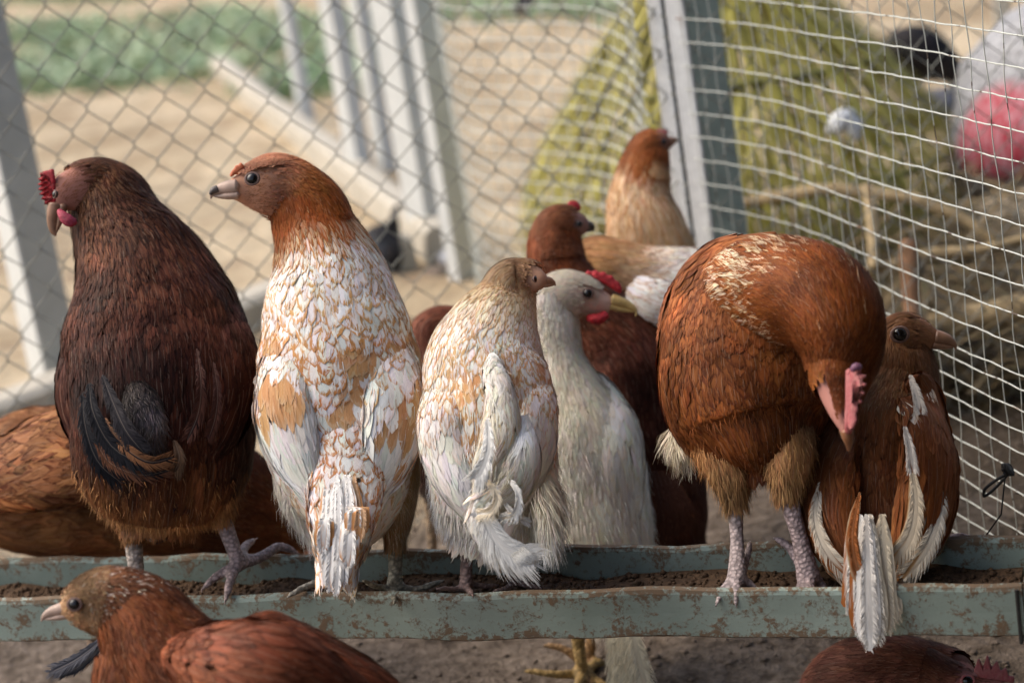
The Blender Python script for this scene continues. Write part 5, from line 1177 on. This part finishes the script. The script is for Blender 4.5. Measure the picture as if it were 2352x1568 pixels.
legs += leg_sweeps(D, [(1800, 1110, .0, 1.35), (1818, 1170, .0, 1.1), (1838, 1240, .0, 1.0), (1852, 1300, .0, 1.3), (1858, 1330, .0, 1.5)], 20, [[(1850, 1325, 0), (1838, 1350, -.01), (1832, 1374, -.015)], [(1858, 1325, 0), (1862, 1352, -.015), (1864, 1378, -.02)], [(1866, 1320, 0), (1888, 1345, 0), (1898, 1366, 0)], [(1846, 1310, .01), (1818, 1262, .025), (1790, 1240, .03)]], (.42, .32, .31), 13)
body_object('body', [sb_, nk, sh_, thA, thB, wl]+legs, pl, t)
st = [(1946, 990, -.150, 15, 14), (1948, 1004, -.150, 13, 12), (1950, 1018, -.147, 9, 9), (1949, 1034, -.142, 3, 4)]
blob('beak', D, st, flat_mat('beak_rust', (.30, .12, .05), .4, .5, .5, 120), t, (.4, .1, 1))
blob('lower_beak', D, [(1940, 985, -.128, 14, 10), (1944, 1005, -.130, 11, 8), (1947, 1022, -.134, 5, 4)], M_beakhorn, t, (.4, .1, 1))
cm = plate('comb', [(1958, 842), (1968, 832), (1978, 836), (1980, 850), (1974, 858), (1990, 860), (1988, 868), (1975, 874), (1992, 880), (1988, 888), (1974, 892), (1988, 901), (1983, 908), (1971, 909), (1983, 921), (1976, 927), (1967, 926), (1974, 941), (1966, 946), (1970, 965), (1960, 986), (1950, 990), (1946, 970), (1950, 930), (1950, 890), (1952, 858)], D-.168, .008, M_combpink, t, tilt=(-.0003, 0))
blob('comb_base', D, [(1950, 850, -.158, 7, 8), (1955, 890, -.160, 11, 14), (1955, 930, -.160, 12, 14), (1952, 970, -.158, 13, 13), (1948, 992, -.154, 7, 8)], M_combpink, cm, (.8, .1, .7), 30, 16)
blob('comb_scab', D, [(1957, 850, -.172, 6, 7), (1966, 842, -.174, 9, 9), (1977, 844, -.174, 7, 7)], M_purple, cm, (0, 1, .3), 20, 14)
eye(t, 1893, 905, D-.118, 9, (-1, .1, .35))

# ---- H: brown and white hen behind the bowed one
t = hen('brown_white_hen', 2020, 1340, 1.70, 'brown hen with white edged wings and long white tail, rightmost bird on the trough')
D = 1.72
sb_ = Sweep(D, [(2068, 780, .04, 52, 52), (2072, 840, .035, 80, 70), (2050, 920, .03, 122, 105), (2028, 1010, .02, 156, 130), (2018, 1110, .01, 170, 145), (2018, 1200, 0, 164, 135), (2018, 1270, -.0, 136, 105), (2018, 1320, 0, 84, 66)], (.0, .25, 1), (.15, .05, .02))
sh_ = Head(D, [(2068, 880, .035, 96, 82), (2062, 830, .03, 70, 66), (2060, 795, .03, 54, 62), (2080, 778, .03, 48, 62), (2110, 772, .03, 40, 50), (2140, 778, .03, 28, 35), (2156, 784, .03, 18, 24)], [(-.9, .3, .3), (-.9, .4, .3), (-.6, .8, .2), (0, 1, .1), (0, 1, .1), (0, 1, .1), (0, 1, .1)], (.28, .13, .065))
wl = Wing(D, [(1930, 980, -.04, 50, 24), (1900, 1080, -.066, 62, 30), (1902, 1180, -.080, 58, 30), (1930, 1265, -.084, 44, 22), (1962, 1330, -.080, 20, 12)], (-.5, .1, 1), (.15, .05, .02))
wr = Wing(D, [(2110, 920, -.035, 60, 26), (2132, 1020, -.066, 68, 34), (2132, 1130, -.080, 70, 34), (2108, 1235, -.086, 56, 26), (2068, 1320, -.082, 24, 14)], (.5, .1, 1), (.15, .05, .02))
DBR = (.16, .05, .015); pl = Plume()
cH = rule([(0, (.20, .085, .035), (.13, .05, .02), .5), (.2, (.17, .07, .028), (.34, .2, .09), .25), (.4, (.17, .055, .018), (.09, .028, .01), .5), (.7, (.15, .048, .015), (.09, .026, .01), .4), (.88, (.45, .32, .18), (.4, .25, .12), .3), (1, (.6, .48, .3), CRM, .3)], .22)
pl.cover(sb_, [(0, 26, 9), (.2, 44, 14), (.5, 54, 32), (1, 50, 26)], cH, lift=.09)
pl.cover(sh_, [(0, 34, 10), (.5, 20, 8), (1, 9, 5)], rule([(0, (.20, .07, .024), (.12, .04, .014), .5), (.5, (.24, .11, .05), (.2, .08, .03), .5), (1, (.3, .14, .07), (.26, .12, .06), .5)], .25), u0=0, u1=.8, shape='point', lift=.10)
cHW = rule([(0, DBR, (.2, .075, .03), .35), (.5, (.17, .05, .014), (.26, .085, .026), .4), (.8, (.24, .08, .024), (.36, .15, .05), .4), (1, (.5, .36, .2), CRM, .4)], .2)
cHw = rule([(0, (.66, .60, .50), (.5, .3, .14), .3), (1, (.68, .62, .50), (.55, .38, .2), .3)], .16)
HZ = [(2150, 1190, 46, 110, .95), (2100, 1290, 60, 50, .8), (1905, 1250, 34, 70, .8), (1960, 1310, 50, 40, .8), (2075, 905, 16, 30, .5)]
cHW = zones(cHW, cHw, HZ)
for ww in (wl, wr): pl.cover(ww, [(0, 50, 30), (.35, 90, 36), (.6, 150, 36), (1, 120, 28)], cHW, lift=.06)
pl.fuzz(sb_, 3000, 34, rule([(0, CRM, CRM, .3), (1, (.6, .5, .34), CRM, .3)], .25), .82, 1, wid=.0008, out=.35, grav=.8)
pl.fuzz(sh_, 1300, 10, rule([(0, (.26, .12, .05), DBR, .4), (1, (.3, .15, .08), DBR, .4)], .3), .2, .9, wid=.0005, out=.22, grav=.1)
legs = leg_sweeps(D, [(2110, 1270, .02, 1.2), (2125, 1300, .02, 1), (2130, 1340, .02, 1.1)], 16, [[(2125, 1325, .02), (2150, 1270, .045), (2180, 1240, .06), (2208, 1232, .065)], [(2130, 1340, .02), (2110, 1362, .0), (2100, 1372, -.01)]], (.30, .2, .18), 15)
legs += leg_sweeps(D, [(1960, 1280, .02, 1.2), (1955, 1310, .02, 1), (1950, 1345, .02, 1.1)], 15, [[(1950, 1345, .02), (1935, 1360, .0), (1925, 1370, -.01)], [(1950, 1345, .02), (1970, 1362, .0), (1980, 1372, -.01)]], (.3, .22, .2), 10)
body_object('body', [sb_, sh_, wl, wr]+legs, pl, t)
O1 = (.30, .10, .025); pt = Plume()
rows = []
for k, f in enumerate((.1,)): rows.append(([(1880+60*f, 1110-20*f, -.052-.028*f), (1866+60*f, 1185, -.066-.030*f), (1893+46*f, 1262, -.078-.030*f), (1955+16*f, 1335-30*f, -.080-.028*f)], 46, ((.62, .54, .42), O1, (.62, .55, .46))[k], (.34, .12, .035), .55))
for k, f in enumerate((.1, .8)): rows.append(([(2158-78*f, 1090-20*f, -.050-.040*f), (2166-78*f, 1165, -.064-.042*f), (2138-64*f, 1255-18*f, -.078-.040*f), (2078-46*f, 1332-44*f, -.082-.030*f)], 52, ((.66, .6, .5), (.62, .52, .38), (.64, .56, .44), O1)[k], (.5, .3, .14), .4))
pt.quills(D, rows, frag=.7, full=.46)
pt.quills(D, [([(2078, 980, -.093), (2090, 1030, -.104), (2096, 1085, -.11)], 28, (.68, .62, .55), (.3, .1, .03), .3), ([(2090, 860, -.03), (2105, 905, -.055), (2115, 950, -.072)], 30, (.62, .55, .46), DBR, .45)], frag=.7)
plume_object('wing_quills', pt, t)
pt = Plume(); rows = []
for k, (x0, xt, yt, wd, a, b_) in enumerate([(1960, 1965, 1400, 60, (.66, .62, .56), O1), (2025, 2050, 1430, 60, (.6, .5, .36), CRM), (2028, 2036, 1452, 60, CRM, CRM), (1975, 1985, 1465, 60, (.70, .68, .64), O1), (1998, 2015, 1478, 60, (.68, .62, .52), CRM), (1990, 1998, 1494, 56, (.70, .66, .60), WHT)]):
    rows.append(([(x0, 1180, -.09-.003*k), (x0+2, 1270, -.115-.003*k), ((x0+xt)/2, 1360, -.125-.003*k), (xt, yt, -.128-.003*k)], wd, a, b_, .35))
rows.append(([(1975, 1130, -.11), (1958, 1220, -.13), (1965, 1290, -.135), (1985, 1340, -.135)], 36, (.3, .1, .03), (.5, .4, .25), .3))
pt.quills(D, rows, frag=.25, full=.5); plume_object('tail', pt, t)
eye(t, 2066, 768, D-.012, 17)
beak(t, (2152, 782), (2197, 795), D+.028, 24, 16, M_beakhorn, hook=.35)
plate('comb', comb_outline((2082, 732), (2148, 762), 6, 16, 8, side=1), D+.03, .007, M_combpale, t)

# ---- I: rust pullet in front of the trough, bottom left
t = hen('foreground_pullet', 500, 1760, 1.5, 'reddish young hen with white flecked head in profile, in front of the trough')
D = 1.50
sb_ = Sweep(D, [(285, 1388, 0, 74, 86), (322, 1430, 0, 92, 112), (370, 1500, 0, 118, 136), (430, 1570, 0, 146, 168), (520, 1615, 0, 168, 214), (640, 1640, 0, 164, 218), (760, 1660, 0, 140, 180), (870, 1690, 0, 100, 130), (960, 1720, .0, 50, 60)], UPV, (.16, .05, .02))
bs = Sweep(D, [(290, 1480, 0, 70, 80), (330, 1580, 0, 100, 120), (420, 1680, 0, 120, 120), (560, 1730, 0, 110, 100)], UPV, (.16, .05, .02))
sh_ = Head(D, [(375, 1480, 0, 92, 118), (325, 1420, 0, 76, 104), (262, 1388, 0, 62, 88), (215, 1386, 0, 52, 74), (178, 1392, 0, 40, 54), (152, 1400, 0, 28, 36), (136, 1406, 0, 19, 24)], UPV, (.40, .23, .12))
wg = Sweep(D, [(400, 1500, -.04, 40, 30), (470, 1510, -.085, 84, 44), (580, 1535, -.115, 112, 50), (700, 1575, -.11, 100, 46), (820, 1625, -.085, 60, 30), (900, 1665, -.06, 24, 14)], (0, .4, 1), (.15, .05, .02))
pl = Plume()
cI = rule([(0, (.20, .06, .020), (.11, .03, .012), .6), (.2, (.12, .036, .013), (.06, .018, .008), .6), (.4, (.17, .048, .020), (.10, .028, .012), .5), (1, (.15, .042, .018), (.08, .022, .010), .5)], .34)
pl.cover(sb_, [(0, 36, 12), (.25, 48, 16), (.5, 52, 32), (1, 60, 30)], cI, lift=.08, rag=.4)
pl.cover(bs, [(0, 40, 14), (1, 50, 26)], cI, lift=.1)
cIh = rule([(0, (.15, .045, .016), (.08, .022, .010), .6), (.5, (.20, .07, .028), (.11, .036, .015), .6), (1, (.38, .2, .1), (.3, .14, .06), .5)], .35)
pl.cover(sh_, [(0, 48, 13), (.4, 32, 10), (.6, 20, 8), (1, 10, 5)], cIh, u0=0, u1=.72, shape='point', lift=.13, rag=.4)
pl.cover(sh_, [(0, 14, 6), (1, 9, 5)], rule([(0, (.42, .25, .13), (.32, .16, .07), .5), (1, (.42, .25, .13), (.36, .2, .1), .5)], .3), u0=.62, u1=.94, th0=0, th1=6.28, shape='point', lift=.08)
flk = rule([(0, (.6, .48, .38), (.5, .36, .26), .3), (1, (.6, .48, .38), (.5, .36, .26), .3)], .3)
pl.fuzz(sh_, 800, 17, flk, .30, .8, wid=.0022, out=.42, grav=.1, jit=.7)
pl.cover(sh_, [(0, 17, 6), (1, 13, 5)], flk, u0=.30, u1=.80, shape='point', lift=.45, dens=.22, jit=1, spread=.6, strands=0)
pl.fuzz(sb_, 1800, 26, cI, 0, 1, wid=.0006, out=.2)
pl.cover(wg, [(0, 60, 36), (.4, 84, 40), (.7, 120, 36), (1, 110, 30)], rule([(0, (.18, .052, .022), (.10, .028, .012), .5), (1, (.14, .04, .02), (.07, .02, .010), .5)], .32), lift=.10, strands=3)
pl.fuzz(sh_, 1600, 11, rule([(0, (.3, .12, .05), DBL, .4), (1, (.5, .34, .2), (.4, .22, .1), .4)], .35), .3, .95, wid=.0006, out=.25, grav=.1)
legs = []
for x, z in ((480, .0), (560, .06)): legs += leg_sweeps(D, [(x, 1790, z, 1.4), (x+5, 1880, z, 1), (x-5, 1960, z, 1), (x-5, 2040, z, 1)], 17, [[(x-5, 2040, z), (x-50, 2056, z-.01), (x-90, 2062, z-.01)], [(x-5, 2040, z), (x-20, 2070, z-.03), (x-30, 2085, z-.04)], [(x-5, 2040, z), (x+40, 2056, z), (x+60, 2060, z)]], (.4, .3, .25), 10)
body_object('body', [sb_, bs, sh_, wg]+legs, pl, t)
eye(t, 172, 1387, D-.018, 14, (-.1, 0, 1)); beak(t, (148, 1403), (94, 1420), D, 22, 15, M_beakpink, hook=.3)

# ---- J: brown hen lying under the right end of the trough
t = hen('hen_under_trough', 2080, 1640, 1.75, 'brown hen with pale toothed comb crouching under the right end of the trough')
D = 1.72
sb_ = Sweep(D, [(2215, 1560, 0, 62, 66), (2150, 1570, .02, 90, 96), (2080, 1580, .04, 116, 122), (1990, 1600, .06, 124, 130), (1930, 1620, .08, 110, 118), (1880, 1640, .10, 60, 70)], UPV, (.13, .04, .02))
sh_ = Head(D, [(2140, 1575, .0, 72, 84), (2190, 1580, -.01, 60, 62), (2240, 1585, -.02, 50, 48), (2290, 1592, -.03, 42, 40), (2330, 1602, -.035, 28, 27), (2348, 1608, -.035, 18, 20)], UPV, (.38, .15, .115))
ss = Sweep(D, [(1905, 1545, .06, 22, 22), (1890, 1590, .06, 20, 20), (1855, 1640, .06, 14, 14)], (0, .2, 1), (.4, .3, .26), ff=False, mask=1)
pl = Plume(); cJ = rule([(0, (.17, .055, .025), (.09, .03, .015), .5), (.5, (.20, .075, .045), (.10, .034, .02), .5), (1, (.24, .10, .07), (.14, .05, .03), .5)], .3)
pl.cover(sb_, [(0, 30, 12), (1, 50, 24)], cJ, lift=.12, rag=.5); pl.cover(sh_, [(0, 24, 9), (1, 12, 6)], cJ, u1=.42, shape='point', lift=.10); pl.fuzz(sh_, 900, 9, cJ, .3, .7, out=.2, grav=.1); pl.fuzz(sb_, 900, 26, cJ)
body_object('body', [sb_, sh_, ss], pl, t)
eye(t, 2222, 1563, D-.036, 13, (0, .2, 1), M_combpink); beak(t, (2346, 1606), (2392, 1630), D-.035, 20, 14, M_beakhorn)
plate('comb', [(2236, 1540), (2248, 1508), (2258, 1530), (2268, 1500), (2278, 1532), (2291, 1514), (2298, 1540), (2311, 1530), (2317, 1552), (2330, 1550), (2330, 1568), (2290, 1564), (2250, 1556)], D-.028, .007, M_combpink, t)

# ---- K: light rust hen crossing behind the dark one
t = hen('light_rust_hen', 200, 1300, 2.1, 'light rust hen bending to the trough behind the dark mahogany hen')
D = 2.08
sb_ = Sweep(D, [(700, 1265, 0, 44, 46), (660, 1215, 0, 64, 70), (590, 1180, .0, 90, 112), (480, 1140, 0, 120, 150), (340, 1112, 0, 142, 174), (200, 1100, 0, 146, 178), (80, 1108, 0, 134, 168), (-40, 1100, 0, 104, 130), (-130, 1060, 0, 50, 60)], UPV, (.25, .1, .04))
sh_ = Head(D, [(690, 1250, 0, 42, 44), (715, 1275, -.01, 38, 40), (735, 1295, -.02, 24, 26)], (.6, .6, .2), (.4, .2, .12))
wg = Sweep(D, [(330, 1040, -.11, 80, 34), (220, 1040, -.13, 110, 44), (110, 1060, -.13, 110, 44), (0, 1090, -.11, 80, 34), (-90, 1110, -.08, 30, 16)], (0, .4, 1), (.3, .12, .05))
pl = Plume(); cK = rule([(0, (.18, .06, .02), (.10, .03, .012), .5), (.2, (.10, .03, .012), (.06, .018, .008), .5), (.38, (.24, .09, .03), (.13, .042, .015), .5), (.6, (.28, .12, .045), (.15, .052, .02), .5), (1, (.36, .15, .06), (.24, .09, .03), .4)], .25)
pl.cover(sb_, [(0, 30, 10), (.3, 44, 18), (.6, 60, 34), (1, 60, 30)], cK, lift=.09); pl.cover(sh_, [(0, 18, 8), (1, 9, 5)], cK, u1=.6)
pl.cover(wg, [(0, 60, 38), (.5, 90, 40), (1, 130, 36)], rule([(0, (.34, .15, .06), (.14, .045, .018), .5), (.5, (.32, .13, .05), (.13, .04, .016), .5), (1, (.26, .09, .035), (.10, .03, .012), .5)], .3), lift=.16, spread=.45)
pl.fuzz(sb_, 1800, 30, rule([(0, (.3, .14, .04), (.2, .08, .03), .5), (1, (.4, .2, .08), (.3, .12, .05), .4)], .3), .0, .5, grav=.4)
legs = []
for x in (180, 300): legs += leg_sweeps(D, [(x, 1240, .0, 1.8), (x+20, 1330, 0, 1.1), (x+30, 1440, 0, 1), (x+38, 1500, 0, 1)], 15, [[(x+38, 1500, 0), (x+80, 1510, -.02), (x+110, 1518, -.03)], [(x+38, 1500, 0), (x+20, 1522, -.03), (x+15, 1530, -.04)]], (.4, .28, .2), 9)
body_object('body', [sb_, sh_, wg]+legs, pl, t)
eye(t, 715, 1262, D-.016, 7); beak(t, (735, 1297), (752, 1322), D-.02, 12, 10, M_beakhorn)

# ---- M: dark hen glimpsed between the speckled and cream hens
t = hen('dark_hen', 1000, 1100, 2.2, 'dark brown hen glimpsed in the gap between the speckled hen and the cream hen')
D = 2.18
sb_ = Sweep(D, [(1075, 770, 0, 40, 40), (1040, 755, .0, 52, 48), (1000, 770, 0, 62, 62), (990, 850, 0, 80, 80), (995, 950, 0, 90, 85), (1000, 1040, 0, 76, 70), (1005, 1100, 0, 40, 40)], (-.3, .6, .8), (.08, .03, .02))
sh_ = Head(D, [(1060, 768, 0, 40, 40), (1085, 772, 0, 34, 34), (1105, 778, 0, 20, 22)], (0, 1, .2), (.2, .09, .06))
pl = Plume(); cM = rule([(0, (.2, .065, .035), (.12, .04, .02), .5), (.3, (.18, .06, .035), (.09, .03, .018), .5), (1, (.03, .015, .01), BLK, .5)], .3)
pl.cover(sb_, [(0, 26, 10), (1, 46, 24)], cM, lift=.12); pl.cover(sh_, [(0, 16, 8), (1, 9, 5)], cM, u1=.6)
legs = []
for x in (980, 1030): legs += leg_sweeps(D, [(x, 1080, .0, 1.5), (x+10, 1200, 0, 1), (x+15, 1330, 0, 1), (x+20, 1430, 0, 1)], 13, [[(x+20, 1430, 0), (x-5, 1445, -.02), (x-20, 1450, -.03)], [(x+20, 1430, 0), (x+45, 1445, -.02), (x+60, 1450, -.02)]], (.35, .25, .16), 9)
body_object('body', [sb_, sh_]+legs, pl, t); eye(t, 1090, 768, D-.014, 6); beak(t, (1104, 778), (1124, 784), D, 12, 10, M_beakdark)

# ---- birds in the far run
def far_bird(name, D, body, head, keys, lab, leg=None, wingc=None, size=30, bk=M_beakdark, cat='bird', legc=(.3, .24, .18), eyep=None):
    t = hen(name, body[0][0], body[0][1], D, lab, cat); t.location.z = 0
    b1 = Sweep(D, body, UPV, keys[0][1]); h1 = Head(D, head[0], UPV, keys[0][1]); pl = Plume(); cf = rule(keys, .25)
    pl.cover(b1, [(0, size, size*.5), (1, size*1.3, size*.6)], cf, lift=.1, dens=.7); pl.cover(h1, [(0, size*.5, size*.25), (1, size*.3, size*.2)], cf, u1=.7, lift=.1, dens=.7)
    lg = []
    for L in (leg or []): lg += leg_sweeps(D, L[0], L[2] if len(L) > 2 else 6, L[1], legc, 5)
    body_object('body', [b1, h1]+lg, pl, t, voxel=.004)
    beak(t, head[1], head[2], D, 7, 6, bk, lower=False)
    if eyep: eye(t, *eyep)
    return t
GR = (.12, .125, .14)
far_bird('guinea_fowl', 3.95, [(905, 500, 0, 8, 9), (900, 520, 0, 18, 20), (880, 555, 0, 44, 46), (872, 600, -.0, 50, 52), (890, 635, 0, 34, 30), (905, 655, 0, 14, 12)],
         ([(903, 512, 0, 7, 8), (906, 490, 0, 7, 8), (908, 478, 0, 10, 11), (914, 474, 0, 9, 9), (920, 474, 0, 6, 6)], (920, 474), (930, 478)),
         [(0, BLK, BLK, .2), (.25, (.05, .05, .055), (.02, .02, .02), .4), (.5, GR, (.12, .12, .14), .3), (1, GR, (.05, .05, .06), .3)], 'slate grey guinea fowl with bare neck in the sand beyond the netting',
         [([(878, 640, 0), (882, 664, 0), (884, 684, 0)], [[(884, 684, 0), (872, 690, -.01), (866, 692, -.015)], [(884, 684, 0), (896, 690, -.01), (900, 692, -.01)]]), ([(900, 645, .03), (903, 666, .03), (904, 682, .03)], [[(904, 682, .03), (914, 688, .03), (920, 690, .03)]])])
o = blob('wing_patch', 3.95, [(893, 568, -.045, 10, 6), (902, 590, -.048, 22, 10), (906, 610, -.045, 16, 8), (906, 622, -.04, 6, 4)], flat_mat('black_down', BLK, .8, .2, .3, 80), bpy.data.objects['guinea_fowl'], (0, .2, 1))
far_bird('black_hen', 4.6, [(2005, 170, 0, 16, 18), (2030, 150, 0, 36, 36), (2080, 125, 0, 66, 62), (2130, 130, 0, 66, 60), (2180, 160, 0, 36, 32), (2205, 190, 0, 12, 10)],
         ([(2010, 165, 0, 18, 18), (2000, 185, 0, 16, 16), (1996, 200, 0, 10, 10)], (1996, 200), (1992, 216)), [(0, BLK, BLK, .2), (1, (.02, .02, .026), BLK, .3)], 'black hen pecking in the sand behind the right mesh, below a tan patch', 
         [([(2080, 180, 0), (2084, 205, 0), (2086, 232, 0)], [[(2086, 232, 0), (2074, 238, 0), (2066, 240, 0)]]), ([(2110, 180, 0), (2114, 205, 0), (2116, 232, 0)], [[(2116, 232, 0), (2128, 238, 0), (2134, 240, 0)]])])
far_bird('grey_hen', 3.9, [(2220, 205, 0, 12, 12), (2190, 222, 0, 26, 24), (2140, 250, 0, 50, 42), (2085, 262, 0, 48, 36), (2050, 275, 0, 26, 18), (2030, 290, 0, 8, 8)],
         ([(2212, 208, 0, 14, 14), (2228, 196, 0, 13, 13), (2240, 198, 0, 8, 8)], (2240, 198), (2252, 203)), [(0, (.12, .12, .13), GR, .3), (1, (.28, .27, .27), (.12, .12, .13), .4)], 'mottled grey hen crouching between the black hen and the sack',
         [([(2120, 285, 0), (2122, 300, 0), (2124, 322, 0)], [[(2124, 322, 0), (2112, 328, 0), (2104, 330, 0)]])])
far_bird('distant_dark_bird', 7.2, [(1222, -18, 0, 10, 10), (1214, -6, 0, 18, 18), (1205, 6, 0, 24, 20), (1196, 14, 0, 14, 12)],
         ([(1222, -16, 0, 9, 9), (1230, -24, 0, 7, 7)], (1231, -24), (1238, -22)), [(0, BLK, BLK, .2), (1, (.04, .03, .06), BLK, .3)], 'tiny dark bird far off at the top edge, above the bulging mesh',
         [([(1206, 18, 0), (1207, 26, 0), (1208, 36, 0)], [[(1208, 36, 0), (1202, 38, 0), (1198, 39, 0)]], 3)], size=16)
far_bird('distant_brown_hen', 5.6, [(1822, 25, 0, 10, 12), (1812, 32, 0, 20, 20), (1790, 34, 0, 30, 24), (1765, 30, 0, 28, 22), (1745, 18, 0, 10, 10)],
         ([(1820, 26, 0, 11, 12), (1826, 12, 0, 9, 10), (1832, 10, 0, 6, 7)], (1834, 10), (1842, 13)), [(0, (.25, .09, .03), (.18, .06, .02), .3), (.3, (.2, .07, .03), BLK, .3), (1, (.62, .46, .36), (.5, .3, .2), .3)], 'distant pale hen with brown head, above the top of the bamboo coop',
         [([(1790, 56, 0), (1792, 64, 0), (1793, 78, 0)], [[(1793, 78, 0), (1786, 81, 0), (1782, 82, 0)]], 4)], size=18)
far_bird('distant_grey_hen', 5.4, [(62, 352, 0, 8, 9), (52, 340, 0, 18, 18), (36, 322, 0, 26, 24), (20, 305, 0, 22, 18), (6, 290, 0, 8, 8)],
         ([(60, 350, 0, 9, 10), (68, 358, 0, 8, 8), (74, 362, 0, 5, 5)], (74, 362), (80, 366)), [(0, (.1, .09, .09), BLK, .3), (1, (.16, .15, .15), (.06, .06, .06), .3)], 'dim grey hen half hidden by the left corner post',
         [([(34, 346, 0), (36, 358, 0), (37, 372, 0)], [[(37, 372, 0), (46, 376, 0), (50, 377, 0)]], 4)], size=20)
# dark moulted feather on the dirt
pt = Plume(); pt.quills(1.75, [([(232, 1468, 0), (205, 1492, .0), (165, 1520, .0), (112, 1545, 0)], 36, (.05, .05, .06), (.03, .03, .04), .4), ([(240, 1475, .004), (215, 1500, .004), (180, 1530, .004), (135, 1548, .004)], 26, (.04, .04, .05), (.02, .02, .03), .4)], (0, .6, 1))
o = plume_object('fallen_feather', pt, None); tag(o, 'dark slate feather lying on the dirt below the left end of the trough', 'feather')
